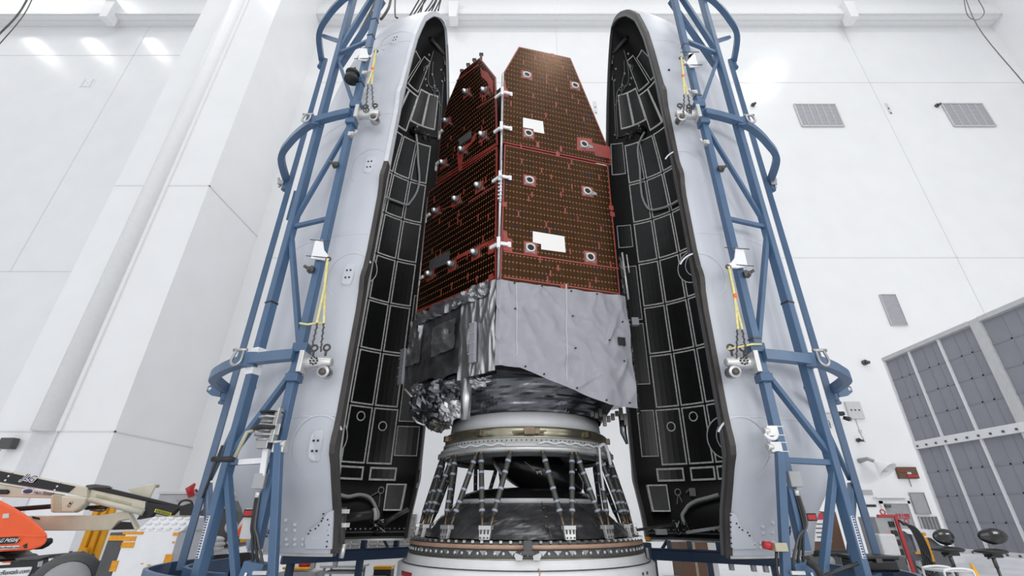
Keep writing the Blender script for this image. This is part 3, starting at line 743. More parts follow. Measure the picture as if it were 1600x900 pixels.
# ================================================================== SUPPORT TOWERS
def tower(side):
    L = side == 'L'; sg = -1 if L else 1
    lab = 'blue steel support tower of square tubes cradling a fairing half %s' % ('beside the boom lift' if L else 'beside the red cart')
    if L: plan = {'C': (-2.86, -3.0), 'B': (-3.52, -2.8), 'A': (-4.70, -1.30)}; lean = 0.0
    else: plan = {'C': (3.08, -3.0), 'B': (3.79, -2.78), 'A': (5.02, -1.28)}; lean = 0.008
    arc = [(-2.86, -3.0), (-3.17, -2.92), (-3.52, -2.8), (-3.78, -2.65), (-4.15, -2.35), (-4.50, -1.95), (-4.70, -1.30)] if L else [(3.08, -3.0), (3.42, -2.91), (3.79, -2.78), (4.08, -2.62), (4.45, -2.32), (4.82, -1.92), (5.02, -1.28)]
    cen = Vector((-2.32 if L else 2.59, -.15, 0))
    def P(n, z): return Vector((plan[n][0] + lean * (z - 1.5), plan[n][1], z))
    def N(n, y): return P(n, zrow(y, plan[n][1]))
    def rad(n): return (Vector((*plan[n], 0)) - cen).normalized()
    t = thing('support_tower', lab, 'tower', (plan['B'][0], plan['B'][1], 0), 'blue fairing support towers')
    BV = 0.008
    def part(name, m, fn, bevel=BV, label=None):
        b = MB(); fn(b); return b.build(name, m, t, bevel=bevel, label=label)
    # posts
    for n, z0, z1, w in (('C', 1.05, 12.4, .105), ('B', .70, 12.4, .115), ('A', .70, 11.25, .095)):
        part('post', 'blue', lambda b: b.bar(P(n, z0), P(n, z1), w, w, rad(n)))
    # inner doubler beside the outer post
    q = cen + (P('A', 0) - cen) * 0.95
    part('doubler', 'blue', lambda b: b.bar((q.x, q.y, 6.6), (q.x + lean * 4, q.y, 7.3), .06, .06, rad('A')))
    # curved arms
    for z, w, h in ((3.22, .115, .14), (7.52, .115, .125), (11.2, .115, .13)):
        pts = spline([(x + lean * (z - 1.5), y, z) for x, y in arc], 6)
        def arm(b):
            vs = []; m = len(pts)
            for i, p in enumerate(pts):
                d = (pts[min(i + 1, m - 1)] - pts[max(i - 1, 0)]).normalized(); nrm = Vector((d.y, -d.x, 0)) * (1 if not L else -1)
                c_ = p + nrm * 0.08
                for a, e in ((-1, -1), (1, -1), (1, 1), (-1, 1)): vs.append(c_ + nrm * a * w / 2 + Vector((0, 0, e * h / 2)))
            b.add(vs, [(4 * i + j, 4 * i + (j + 1) % 4, 4 * i + 4 + (j + 1) % 4, 4 * i + 4 + j) for i in range(m - 1) for j in range(4)] + [(0, 1, 2, 3), (4 * m - 4, 4 * m - 3, 4 * m - 2, 4 * m - 1)])
        part('curved_arm', 'blue', arm)
        e = Vector((*arc[-1], z)) + Vector((lean * (z - 1.5) + sg * .07, 0.0, 0))
        part('arm_boss', 'blue', lambda b: (b.tube([e + Vector((0, 0, -.2)), e + Vector((0, 0, .06))], .06, 16), b.tube([e + Vector((0, 0, -.24)), e + Vector((0, 0, -.2))], .075, 16)))
        if z < 4:
            lug = e + Vector((sg * .07, -.02, 0.0))
            part('lifting_lug', 'blue', lambda b: b.prism([lug + Vector((0, 0, .13)), lug + Vector((sg * .16, 0, .11)), lug + Vector((sg * .25, 0, .04)), lug + Vector((sg * .25, 0, -.04)), lug + Vector((sg * .16, 0, -.10)), lug + Vector((0, 0, -.13))], (0, .05, 0)))
            lh = lug + Vector((sg * .2, -0.01, 0)); part('lug_hole', 'alu', lambda b: b.cyl(lh, lh + Vector((0, .07, 0)), .028, 12), 0)
        # saddle bracket with pin where the arm passes the middle post
        s_ = P('B', z) + rad('B') * 0.17 + Vector((sg * .10, 0.03, .02))
        part('shackle', 'steel', lambda b: (b.tube(spline([s_ + Vector((-.05, 0, .1)), s_ + Vector((-.06, -.03, -.06)), s_ + Vector((0, -.04, -.12)), s_ + Vector((.06, -.03, -.06)), s_ + Vector((.05, 0, .1))]), .018, 8), b.tube([s_ + Vector((-.09, 0, .1)), s_ + Vector((.09, 0, .1))], .022, 8)), 0)
        part('gusset', 'blue', lambda b: b.box(P('B', z) + rad('B') * .06, (.17, .15, .19)))
    # braces: (post, photo row, post, photo row, size)
    BR = [('B', 80, 'C', -34, 0.099, 0.0), ('B', 92, 'C', -10, 0.099, .16), ('B', 84, 'C', 63, 0.073, 0), ('B', 90, 'C', 170, 0.056, 0), ('C', 192, 'B', 350, 0.066, 0), ('B', 355, 'C', 341, 0.063, 0),
          ('B', 362, 'C', 548, 0.069, 0), ('C', 574, 'B', 712, 0.073, 0), ('B', 723, 'C', 719, 0.066, 0), ('A', 748, 'B', 600, 0.059, .1), ('A', 756, 'B', 874, 0.066, .12)]
    for n0, y0, n1, y1, w, oy in BR:
        o = Vector((0, oy, 0)); part('brace', 'blue', lambda b: b.bar(N(n0, y0) + o, N(n1, y1) + o, w, w, rad('B')))
    foot = Vector((-2.98, -2.98, .72)) if L else Vector((3.18, -2.98, .72))
    part('brace', 'blue', lambda b: b.bar(N('B', 732), foot, .075, .075, rad('B')))
    bk = P('A', .7) + Vector((sg * -.12, .5, 0)); part('brace', 'blue', lambda b: b.bar(N('A', 758) + Vector((0, .05, 0)), bk, .07))
    hs = Vector((-4.1 if L else 4.4, -2.05, 11.2)); part('brace', 'blue', lambda b: b.bar(Vector((arc[5][0] + sg * -.02, arc[5][1], 10.62 + .55)), N('B', 60) + Vector((0, .1, 0)), .075))
    # vertical leg in front of the inner post
    if L: d0, d1 = atY(436, 692, -3.12), atY(426, 905, -3.12)
    else: d0, d1 = atY(1218, 706, -3.12), atY(1228, 905, -3.12)
    part('leg', 'blue', lambda b: b.bar(d0, d1, .085, .085, (0, 1, 0)))
    # outrigger base
    zt = .80 if L else .72
    ap = spline([(x, y, 0) for x, y in arc], 6); ap = ap[10:]; ap.append(ap[-1] + Vector((sg * -.05, .7, 0)))
    def trough(b):
        m = len(ap)
        for (a0, a1, za, zb) in ((-.20, .26, .12, .55), (-.20, -.15, .55, zt), (.21, .26, .55, zt)) if L else ((-.26, .20, .12, .55), (-.26, -.21, .55, zt), (.15, .20, .55, zt)):
            vs = []
            for i, p in enumerate(ap):
                d = (ap[min(i + 1, m - 1)] - ap[max(i - 1, 0)]).normalized(); nrm = Vector((d.y, -d.x, 0))
                for a, z in ((a0, za), (a1, za), (a1, zb), (a0, zb)): vs.append(Vector((p.x, p.y, z)) + nrm * a)
            b.add(vs, [(4 * i + j, 4 * i + (j + 1) % 4, 4 * i + 4 + (j + 1) % 4, 4 * i + 4 + j) for i in range(m - 1) for j in range(4)] + [(0, 1, 2, 3), (4 * m - 4, 4 * m - 3, 4 * m - 2, 4 * m - 1)])
    part('base_trough', 'blue', trough, .01)
    f0 = Vector((*plan['C'], 0)) + Vector((0, 0, 0))
    part('base_beam', 'blue', lambda b: b.span((f0.x - .16, -3.1, .12), (f0.x + .16, 2.2, .28)))
    part('base_beam', 'blue', lambda b: b.bar(Vector((f0.x, -2.7, .35)), Vector((plan['A'][0], plan['A'][1] + .3, .35)), .3, .4))
    for k, (x, y) in enumerate(((f0.x, -2.6), (f0.x, 1.9), (plan['A'][0], plan['A'][1] + .35), (plan['B'][0], plan['B'][1]))):
        part('caster_wheel', 'dgrey', lambda b: (b.tube([(x - .05, y, .1), (x + .05, y, .1)], .1, 18), b.box((x, y, .13), (.16, .08, .06))), 0)
    # jack housing between the feet
    jb = (atY(391, 872, -3.0) + atY(416, 872, -3.0)) / 2 if L else (atY(1240, 872, -3.0) + atY(1256, 872, -3.0)) / 2
    tilt = Matrix.Rotation(sg * radians(-9), 3, 'Y')
    part('jack_housing', 'blue', lambda b: b.box((jb.x + sg * .02, jb.y - .05, .58), (.22, .2, .74), tilt), .012)
    part('jack_label', 'white', lambda b: b.box((jb.x + sg * .02, jb.y - .17, .76), (.02, .012, .2), tilt), 0)
    part('jack_rod', 'alu', lambda b: b.cyl((jb.x, jb.y, .9), (jb.x - sg * .02, jb.y, 1.06), .03, 12), 0)
    part('cross_pin', 'alu', lambda b: b.bar((jb.x - sg * .08, -3.2, .86), (jb.x - sg * .22, -3.2, .86), .035, .035), .004)
    # measuring label on the middle post
    lb = N('B', 806) + Vector((0, 0, 0)); le = N('B', 872); od = (Vector((0, -8.65, 0)) - Vector((plan['B'][0], plan['B'][1], 0))).normalized()
    fn_ = rad('B'); tn = Vector((-fn_.y, fn_.x, 0)) * sg
    part('label_strip', 'white', lambda b: b.bar(lb + fn_ * .06 + tn * -.01 * sg, le + fn_ * .06 + tn * -.01 * sg, .05, .012, fn_), 0)
    def ticks(b):
        for k in range(16):
            c_ = lb + (le - lb) * ((k + .5) / 16) + fn_ * .068 + tn * -.01 * sg; b.bar(c_ - Vector((0, 0, .008)), c_ + Vector((0, 0, .008)), .028, .006, fn_)
    part('label_marks', 'inkb', ticks, 0)
    # roller fittings reaching in to the fairing, with eye bolts
    for y, k in ((568, 1.0), (181, 1.0)):
        c0 = N('C', y); z = c0.z
        dr = Vector((-sg, -.12, 0)).normalized(); c1 = c0 + dr * .09
        part('fitting_plate', 'alu', lambda b: b.box(c1 + Vector((0, -.02, 0)), (.06, .2, .28)), .008)
        part('fitting_block', 'blue', lambda b: (b.box(c0 + Vector((-sg * .03, -.02, .19)), (.19, .17, .12)), b.box(c0 + Vector((-sg * .01, -.02, -.20)), (.16, .17, .10))))
        part('fitting_arm', 'alu', lambda b: b.tube([c1, c1 + dr * .09, c1 + dr * .11, c1 + dr * .26, c1 + dr * .38], [.08, .08, .085, .08, .05], 12))
        def holes(b):
            c_ = c1 + dr * .17 + Vector((0, -.085, 0))
            for j in range(9): a = j * pi / 4; r_ = .045 if j < 8 else 0; b.cyl(c_ + Vector((r_ * cos(a), 0, r_ * sin(a))), c_ + Vector((r_ * cos(a), -.012, r_ * sin(a))), .012, 8)
        part('fitting_holes', 'ink', holes, 0)
        part('roller', 'steel', lambda b: b.tube([c1 + dr * .31 + Vector((0, -.07, -.14)), c1 + dr * .31 + Vector((0, .07, -.12))], .08, 20), .006)
        part('roller_hub', 'dsteel', lambda b: b.cyl(c1 + dr * .31 + Vector((0, -.09, -.14)), c1 + dr * .31 + Vector((0, -.06, -.14)), .045, 14), 0)
        for q_ in (.10, .27):
            e0 = c1 + dr * q_ + Vector((0, 0, .09)); part('eye_bolt', 'dsteel', lambda b: (b.cyl(e0, e0 + Vector((0, 0, .07)), .016, 8), b.tube([e0 + Vector((.04 * cos(a), 0, .11 + .04 * sin(a))) for a in [j * pi / 8 for j in range(17)]], .014, 8)), 0)
    # sling brackets (white gusset plates) on the inner post
    for (y0, y1, tip) in (((383, 408, (513, 405)), (84, 101, (588, 78))) if L else ((395, 421, (1138, 416)), (91, 111, (1064, 90)))):
        a_ = N('C', y0) + Vector((0, -.09, 0)); c_ = N('C', y1) + Vector((0, -.09, 0)); tp = atY(*tip, -3.1)
        part('sling_bracket', 'white', lambda b: b.prism([a_ + Vector((-.08, 0, 0)), a_ + Vector((.08, 0, 0)), a_.lerp(c_, .5) + Vector((-sg * .06, 0, 0)), a_.lerp(c_, .8) + Vector((-sg * .12, 0, 0)), Vector((tp.x, a_.y, tp.z + .02)), Vector((tp.x, a_.y, tp.z - .03)), c_ + Vector((-sg * .08, 0, -.03)), c_ + Vector((sg * .08, 0, 0)), a_ + Vector((sg * .08, 0, 0))] if False else [a_ + Vector((sg * .085, 0, 0)), a_ + Vector((-sg * .02, 0, .02)), a_.lerp(c_, .55) + Vector((-sg * .07, 0, 0)), a_.lerp(c_, .85) + Vector((-sg * .14, 0, 0)), Vector((tp.x, a_.y, tp.z + .03)), Vector((tp.x, a_.y, tp.z - .03)), c_ + Vector((-sg * .06, 0, -.04)), c_ + Vector((sg * .085, 0, -.02))], (0, -.03, 0)), .004)
        part('bracket_bolts', 'dsteel', lambda b: [b.bar(p + Vector((-.17, -.01, .03)), p + Vector((.15, -.06, -.03)), .010) for p in (a_, c_)], 0)
    # clamps on the inner post
    for y in ((120, 215, 262, 425) if L else (150, 228, 268, 432)):
        c_ = N('C', y); side_ = sg if y > 240 else -sg
        part('clamp', 'alu' if y < 240 else 'dsteel', lambda b: (b.box(c_ + Vector((side_ * .07, -.06, 0)), (.09, .08, .08)), b.tube([c_ + Vector((side_ * .11, -.05, .02)), c_ + Vector((side_ * .17, -.10, .05))], .022, 10), b.tube([c_ + Vector((side_ * .09, -.12, -.03)), c_ + Vector((side_ * .09, -.02, .08))], .018, 8)), .004)
    for y in ((33, 58, 88, 132) if L else (72, 152, 163, 530)):
        c_ = N('C', y); part('post_band', 'black' if L else 'dgrey', lambda b: b.bar(c_ + Vector((0, 0, -.012)), c_ + Vector((0, 0, .012)), .118, .118, rad('C')), 0)
    c_ = N('B', 474); part('post_band', 'ink', lambda b: b.bar(c_ + Vector((0, 0, -.012)), c_ + Vector((0, 0, .012)), .124, .124, rad('B')), 0)
    # clamp on the end of the middle arm
    e = Vector((*arc[-1], 7.42)) + Vector((sg * .14, -.05, 0)); part('clamp', 'steel', lambda b: (b.box(e, (.12, .1, .1)), b.tube([e + Vector((sg * .03, 0, -.1)), e + Vector((sg * .08, -.02, .12))], .025, 8)), .004)
    if L: c_ = N('C', 127) + Vector((-.13, -.08, 0)); part('cable_reel', 'black', lambda b: [b.cyl(c_ + Vector((0, -.02, k)), c_ + Vector((0, -.02, k + .03)), .12 if abs(k) > .05 else .085, 18) for k in (-.10, -.06, -.02, .02, .06)], 0)
    # control box with cable
    bx = atY(408, 752, -3.05) if L else atY(1239, 749, -3.05)
    part('control_box', 'grey', lambda b: b.box(bx, (.135, .13, .165)), .012)
    part('box_plate', 'alu', lambda b: b.box(bx + Vector((-sg * .09, .05, .03)), (.07, .10, .2)), .006)
    part('cable_gland', 'alu', lambda b: b.cyl(bx + Vector((0, 0, -.1)), bx + Vector((0, 0, -.17)), .03, 10), 0)
    yb = .95
    for k in range(3):
        part('cable', 'black' if k < 2 else 'dgrey', lambda b: b.tube(spline([bx + Vector((.02 * k - .02, 0, -.12)), bx + Vector((sg * -.02 + .02 * k, -.02, -.45)), Vector((bx.x - sg * (.08 + .03 * k), -3.1, 1.15)), Vector((bx.x - sg * (.14 + .05 * k), -3.08, .78)), Vector((bx.x + sg * (.1 + .1 * k), -3.1, .66))], 5), .013, 7), 0)
    if L:
        # hand winch on the inner post
        w = N('C', 672) + Vector((-.05, -.12, 0))
        part('winch_drum', 'steel', lambda b: [b.cyl(w + Vector((-.06, 0, .13 - .05 * k)), w + Vector((-.06, 0, .11 - .05 * k)), .10 if k % 2 else .13, 18) for k in range(6)], 0)
        part('winch_drum', 'black', lambda b: [b.cyl(w + Vector((-.07, -.01, .02)), w + Vector((-.07, -.01, -.02)), .15, 18), b.cyl(w + Vector((-.06, 0, .19)), w + Vector((-.06, 0, .175)), .13, 18)], 0, 'black winch disc')
        part('winch_plate', 'steel', lambda b: (b.box(w + Vector((.04, -.02, .03)), (.05, .12, .40)), b.box(w + Vector((.07, -.06, -.02)), (.08, .02, .13)), b.box(w + Vector((-.06, 0, -.17)), (.13, .12, .12))), .006)
        part('winch_crank', 'cream2', lambda b: (b.tube([w + Vector((-.2, -.03, -.03)), w + Vector((-.27, -.05, -.05)), w + Vector((-.33, -.06, -.33))], .022, 8),), 0)
        part('crank_grip', 'black', lambda b: b.tube([w + Vector((-.33, -.06, -.35)), w + Vector((-.56, -.09, -.35))], .032, 10), 0)
        part('crank_strap', 'black', lambda b: b.tube([w + Vector((-.50, -.07, -.2)), w + Vector((-.52, -.08, -.42)), w + Vector((-.56, -.07, -.75))], .014, 6), 0)
        part('clamp', 'alu', lambda b: (b.box(N('C', 700) + Vector((.07, -.1, 0)), (.13, .11, .13)), b.tube([N('C', 700) + Vector((.09, -.12, .03)), N('C', 700) + Vector((.15, -.15, .03))], .04, 12)), .006)
        part('white_strip', 'white', lambda b: (b.bar(N('C', 745) + Vector((-.06, -.1, 0)), N('C', 690) + Vector((-.10, -.1, 0)), .075, .02), b.bar(N('C', 722) + Vector((-.42, .0, 0)), N('C', 720) + Vector((-.05, -.06, 0)), .03, .06)), 0)
        part('white_wrap', 'white', lambda b: b.bar(N('B', 586), N('B', 545), .14, .14, rad('B')), .01)
    else:
        for y in (675, 700):
            c_ = N('C', y); part('clamp', 'alu', lambda b: (b.box(c_ + Vector((-.09, -.04, 0)), (.13, .12, .12)), b.tube([c_ + Vector((-.13, -.07, 0)), c_ + Vector((-.20, -.09, 0))], .04, 12)), .006)
            part('clamp_band', 'steel', lambda b: [b.bar(c_ + Vector((0, 0, k)), c_ + Vector((0, 0, k + .012)), .12, .12, rad('C')) for k in (-.05, .05)], 0)
        part('clamp_hook', 'white', lambda b: b.tube(spline([N('C', 677) + Vector((-.2, -.1, -.02)), N('C', 686) + Vector((-.16, -.1, 0)), N('C', 690) + Vector((-.1, -.1, .02)), N('C', 683) + Vector((-.06, -.1, 0))]), .022, 8), 0)
        rp = atY(1204, 853, -3.15)
        part('switch_box', 'cream2', lambda b: b.box(rp + Vector((.09, 0, -.01)), (.13, .10, .08)), .006)
        part('switch_button', 'red', lambda b: b.tube([rp + Vector((.0, 0, 0)), rp + Vector((-.075, 0, .01))], [.042, .038], 14), 0)
        part('cable', 'black', lambda b: b.tube(spline([rp + Vector((.05, 0, -.05)), rp + Vector((.0, -.02, -.25)), rp + Vector((.02, -.05, -.5)), rp + Vector((.2, -.05, -.62))], 5), .016, 7), 0)
        part('cable', 'black', lambda b: b.tube(spline([atY(1262, 878, -3.25), atY(1276, 888, -3.3), atY(1284, 902, -3.3), atY(1300, 915, -3.3)], 5), .035, 8), 0)
        part('cable', 'blackg', lambda b: b.tube(spline([atY(1282, 902, -3.2), atY(1305, 893, -3.1), atY(1330, 884, -2.9), atY(1342, 880, -2.9)], 5), .018, 8), 0)
    return t
tower('L'); tower('R')

def lift_sling(label, tip, mid, ends, eyes, m, hook=None):
    Y = -3.14; a = atY(*tip, Y)
    t = thing('lifting_sling', label, 'sling', a)
    b = MB(); b.tube([a + Vector((.03 * cos(k * pi / 6), 0, .03 * sin(k * pi / 6))) for k in range(13)], .013, 7); b.build('shackle', 'dsteel', t)
    mm = atY(*mid, Y)
    for e, ey in zip(ends, eyes):
        p = atY(*e, Y); q = atY(*ey, Y + .02)
        o_ = Vector((0, -.02 if e == ends[0] else 0, 0)); b = MB(); b.bar(a + o_, mm + o_, .03, .01, (0, 1, 0)); b.bar(mm + o_, p + o_, .028, .01, (0, 1, 0)); b.build('strap', m, t)
        b = MB(); n = 10
        for k in range(n):
            c0 = p.lerp(q, k / n); c1 = p.lerp(q, (k + 1.15) / n); b.tube([c0, c0.lerp(c1, .5) + Vector((.006 if k % 2 else -.006, 0, 0)), c1], [.008, .014, .008], 6)
        b.build('chain', 'dsteel', t)
    if hook: b = MB(); c = atY(*hook, Y - .02); b.ball(c, .036, 8, (.8, .5, 1.1)); b.build('hook', 'orange2', t)
lift_sling('yellow webbing sling without a hook, above the lower fitting of the boom lift side tower', (513, 405), (508, 450), [(496, 505), (506, 505)], [(486, 549), (501, 549)], 'yweb')
lift_sling('short pale sling above the upper fitting of the boom lift side tower', (588, 80), (583, 112), [(575, 132), (581, 132)], [(572, 167), (583, 167)], 'yweb', (582, 107))
lift_sling('yellow sling with a large orange hook above the lower fitting of the other tower', (1138, 417), (1147, 462), [(1152, 515), (1160, 515)], [(1151, 559), (1167, 559)], 'yweb', (1149, 462))
lift_sling('short pale sling above the upper fitting of the tower beside the wall vents', (1064, 91), (1067, 118), [(1069, 148), (1075, 148)], [(1068, 178), (1080, 178)], 'yweb', (1067, 118))
# webbing ties round the inner posts
def tie(label, y0, pts, Y=-3.12):
    b = MB(); b.tube([atY(x, y, Y) for x, y in pts], .014, 6); tag(b.build('webbing_tie', 'yweb'), label, 'strap')
tie('pale webbing tie round the tower post above the switch panel and hand winch', 506, [(468, 505), (480, 507), (495, 505), (508, 505)])
tie('yellow webbing tie stretched from the tower post beside the orange hook sling', 540, [(1137, 546), (1160, 541), (1175, 538), (1190, 538)])
# rope looped from the roof behind the left tower
rope([atY(600, -25, -2), atY(578, 20, -2), atY(560, 55, -2), atY(548, 75, -2)], .03, 'black rope running down behind the top of the boom lift side tower', 'dsteel')
rope([atY(612, -15, -2.4), atY(608, 10, -2.4), atY(598, 27, -2.4), atY(594, 30, -2.4)], .03, 'dark strap hooked on the inner post near the top of the tower', 'dsteel')
rope([atY(618, -15, -1.8), atY(617, 12, -1.8), atY(618, 26, -1.8), atY(622, 28, -1.8)], .02, 'thin dark strap hanging between the tower top and the fairing shoulder', 'dsteel')

# ================================================================== SATELLITE
SC = Vector((0.10, -0.35, 0)); PC = Vector((-0.32, -2.38, 0))
ua = radians(16); UR = Vector((cos(ua), sin(ua), 0)); NR = Vector((sin(ua), -cos(ua), 0))
va = radians(136); UL = Vector((cos(va), sin(va), 0)); NL = Vector((-sin(va), cos(va), 0))
def RF(s, z, o=0.0): return PC + UR * s + NR * o + Vector((0, 0, z))
def LF(s, z, o=0.0): return PC + UL * s + NL * o + Vector((0, 0, z))
def rpx(x, y): p = atP(x, y, PC, NR); return ((p - PC).dot(UR), p.z)
def lpx(x, y): p = atP(x, y, PC, NL); return ((p - PC).dot(UL), p.z)
sat = thing('satellite', 'tall six sided satellite with red brown solar panels above silver foil, on the strut ring', 'satellite', (SC.x, SC.y, 2.55))
b = MB(); hexa = []
for k in range(6):
    a = radians(-103 + 60 * k); hexa.append(Vector((SC.x + 1.93 * cos(a), SC.y + 1.93 * sin(a), 3.22)))
b.prism(hexa, (0, 0, 6.0))
b.prism([SC + (p - SC) * 0.93 + Vector((0, 0, .0)) for p in [Vector((q.x, q.y, 9.22)) for q in hexa]], (0, 0, .12))
b.build('bus_body', 'foild', sat)
b = MB(); b.grid(lambda u, v: SC + Vector(((u - .5) * 1.7, (v - .5) * 1.7 - .5, 9.36 + .09 * noise.noise(Vector((u * 5, v * 5, 2))))), 14, 14, False); b.build('top_foil', 'foilb', sat)

def solar(name, poly, F, uvf, label=None):
    """panel slab with the cell field inset; poly in face coordinates (s, z)"""
    m = len(poly)
    b = MB(); b.prism([F(s, z, .015) for s, z in poly], F(0, 0, .045) - F(0, 0, .015)); slab = b.build(name, 'cells_red', sat, label=label)
    cs = sum(p[0] for p in poly) / m; cz = sum(p[1] for p in poly) / m
    ins = []
    for i in range(m):
        p0, p1, p2 = Vector(poly[i - 1]), Vector(poly[i]), Vector(poly[(i + 1) % m])
        e0 = (p1 - p0).normalized(); e1 = (p2 - p1).normalized(); n0 = Vector((-e0.y, e0.x)); n1 = Vector((-e1.y, e1.x))
        if (Vector((cs, cz)) - p1).dot(n0 + n1) < 0: n0, n1 = -n0, -n1
        d = (n0 + n1).normalized(); ins.append(p1 + d * (0.024 / max(0.4, d.dot(n0))))
    c = MB(); c.add([F(p.x, p.y, .0475) for p in ins], [list(range(m))]); c.uv = uvf; c.build('cell_field', 'cells', slab, fixn=False)
    return slab
ruv = lambda co: ((co - PC).dot(UR) + 10, co.z)
luv = lambda co: ((co - PC).dot(UL) + 10, co.z)
R1 = solar('solar_panel', [(0.0, 4.62), (2.06, 4.62), (2.10, 7.44), (0.03, 7.44)], RF, ruv, 'lower panel of the brighter brown face')
R2 = solar('solar_panel', [(-0.03, 7.48), (2.17, 7.48), (2.17, 7.84), (1.48, 10.34), (0.30, 10.26), (-0.05, 9.25)], RF, ruv, 'upper tapered panel of the brighter brown face')
L1 = solar('solar_panel', [(0.03, 4.63), (2.18, 4.66), (2.24, 7.60), (0.10, 7.46)], LF, luv, 'lower panel of the darker face')
L2 = solar('solar_panel', [(0.09, 7.50), (1.99, 7.66), (2.0, 9.45), (1.82, 10.0), (1.43, 10.64), (0.75, 10.52), (0.21, 9.43)], LF, luv, 'upper tapered panel of the darker face')

def patchbox(mb, F, s, z, w, h, o0=.045, o1=.052):
    p = [F(s - w / 2, z - h / 2, o0), F(s + w / 2, z - h / 2, o0), F(s + w / 2, z + h / 2, o0), F(s - w / 2, z + h / 2, o0)]
    mb.prism(p, F(0, 0, o1) - F(0, 0, o0))
def polybox(mb, F, pts, o0, o1): mb.prism([F(s, z, o0) for s, z in pts], F(0, 0, o1) - F(0, 0, o0))
# bare red marks between the cells
b1 = MB(); b2 = MB()
for x, y, w in ((235, 155, 1), (325, 120, 1), (388, 105, 1), (462, 100, 3), (540, 195, 1), (415, 262, 1), (415, 305, 1), (580, 265, 1), (492, 365, 1), (310, 415, 1), (615, 420, 1), (662, 460, 1), (137, 472, 1), (488, 480, 1), (567, 532, 1), (408, 565, 1), (300, 570, 1), (703, 595, 1), (345, 795, 2.4), (525, 828, 2)):
    s, z = rpx(770 + x / 5, 70 + y / 5); patchbox(b2, RF, s, z, .022 * w, .13)
for x, y, w in ((297, 82, 1), (305, 240, 1), (692, 165, 3.2), (843, 250, 1), (812, 300, 1.2), (518, 340, 1), (622, 410, 1), (1137, 410, 1.2), (845, 515, 1), (748, 550, 1), (727, 600, 1), (415, 600, 1), (378, 645, 1), (270, 810, 1), (772, 775, 1), (908, 865, 1)):
    s, z = rpx(770 + x / 6.925, 220 + y / 6.925); patchbox(b1, RF, s, z, .024 * w, .12)
for x, y, w in ((527, 85, 1), (845, 30, 1), (560, 145, 1), (765, 355, 1), (1055, 295, 1), (1077, 130, 1), (465, 440, 1), (645, 520, 1.3), (570, 575, 1), (540, 635, 1), (1025, 640, 1), (963, 690, 1), (1170, 480, 1), (705, 715, 5)):
    s, z = rpx(770 + x / 6.43, 340 + y / 6.43); patchbox(b1, RF, s, z, .024 * w, .11)
polybox(b2, RF, [rpx(*p) for p in ((900, 217), (923, 220), (924, 226), (951, 232), (953, 251), (928, 246), (927, 240), (900, 237))], .045, .051)
polybox(b2, RF, [rpx(*p) for p in ((783, 126), (788, 128), (790, 140), (795, 148), (794, 155), (782, 153))], .045, .051)
polybox(b1, RF, [rpx(*p) for p in ((785, 362), (791, 364), (792, 374), (799, 376), (799, 396), (785, 393))], .045, .051)
for y0, y1 in ((395, 421.7), (435, 460.5)):
    a = rpx(785.5, y0); c = rpx(965, y1); polybox(b1, RF, [(a[0], a[1] - .012), (c[0], c[1] - .012), (c[0], c[1] + .012), (a[0], a[1] + .012)], .045, .051)
for x, y in ((953, 327), (955, 337), (787, 322)):
    s, z = rpx(x, y); patchbox(b1, RF, s, z, .09, .10)
c1 = MB(); c2 = MB(); rr = random.Random(11)
for k in range(26):
    s = rr.uniform(.2, 2.0); z = rr.uniform(4.8, 7.3); patchbox(c1, LF, s, z, .022, .13)
for k in range(12):
    s = rr.uniform(.4, 1.7); z = rr.uniform(7.7, 9.8); patchbox(c2, LF, s, z, .022, .13)
for (xa, ya, xb, yb, bb, w) in ((716, 128, 750.5, 103, c2, .02), (748, 171, 776, 153, c2, .012), (684, 284, 777, 227, c2, .012), (716, 405, 775, 377, c1, .035), (655, 488, 776, 439, c1, .03), (657, 436, 676, 429, c1, .02), (735, 318, 776, 292, c1, .012), (690, 330, 715, 322, c1, .01)):
    a = lpx(xa, ya); c = lpx(xb, yb); polybox(bb, LF, [(a[0], a[1] - w), (c[0], c[1] - w), (c[0], c[1] + w), (a[0], a[1] + w)], .045, .051)
for poly, bb in ((((717, 243), (719, 234), (738, 224), (745, 209), (748, 211), (744, 222), (727, 240), (724, 268), (720, 270)), c2), (((766, 379), (775, 374), (775, 396), (766, 400)), c1), (((753, 107), (757, 112), (764, 115), (773, 130), (773, 150), (768, 140), (764, 130), (755, 122)), c2), (((767, 432), (774, 428), (774, 440), (767, 443)), c1)):
    polybox(bb, LF, [lpx(*p) for p in poly], .045, .051)
b1.build('bare_patches', 'cells_red', R1); b2.build('bare_patches', 'cells_red', R2); c1.build('bare_patches', 'cells_red', L1); c2.build('bare_patches', 'cells_red', L2)
# white and grey radiator tiles
b = MB(); polybox(b, RF, [rpx(*p) for p in ((816, 187), (847, 193), (849, 212), (833, 209), (832, 205), (816, 202))], .045, .055); b.build('radiator_tile', 'tile', R2, label='white tile')
b = MB(); polybox(b, RF, [rpx(*p) for p in ((831, 364), (880, 372), (882, 397), (844, 392), (844, 384), (831, 381))], .045, .055); b.build('radiator_tile', 'tile', R1, label='white tile')
b = MB(); polybox(b, LF, [lpx(*p) for p in ((719, 220), (739.5, 206), (739.5, 216), (721, 230))], .045, .053); b.build('radiator_tile', 'dgrey', L2, label='dark grey tile')
b = MB(); polybox(b, LF, [lpx(*p) for p in ((674.6, 409), (706, 393), (705, 412), (674, 425))], .045, .053); b.build('radiator_tile', 'dgrey', L1, label='dark grey tile')
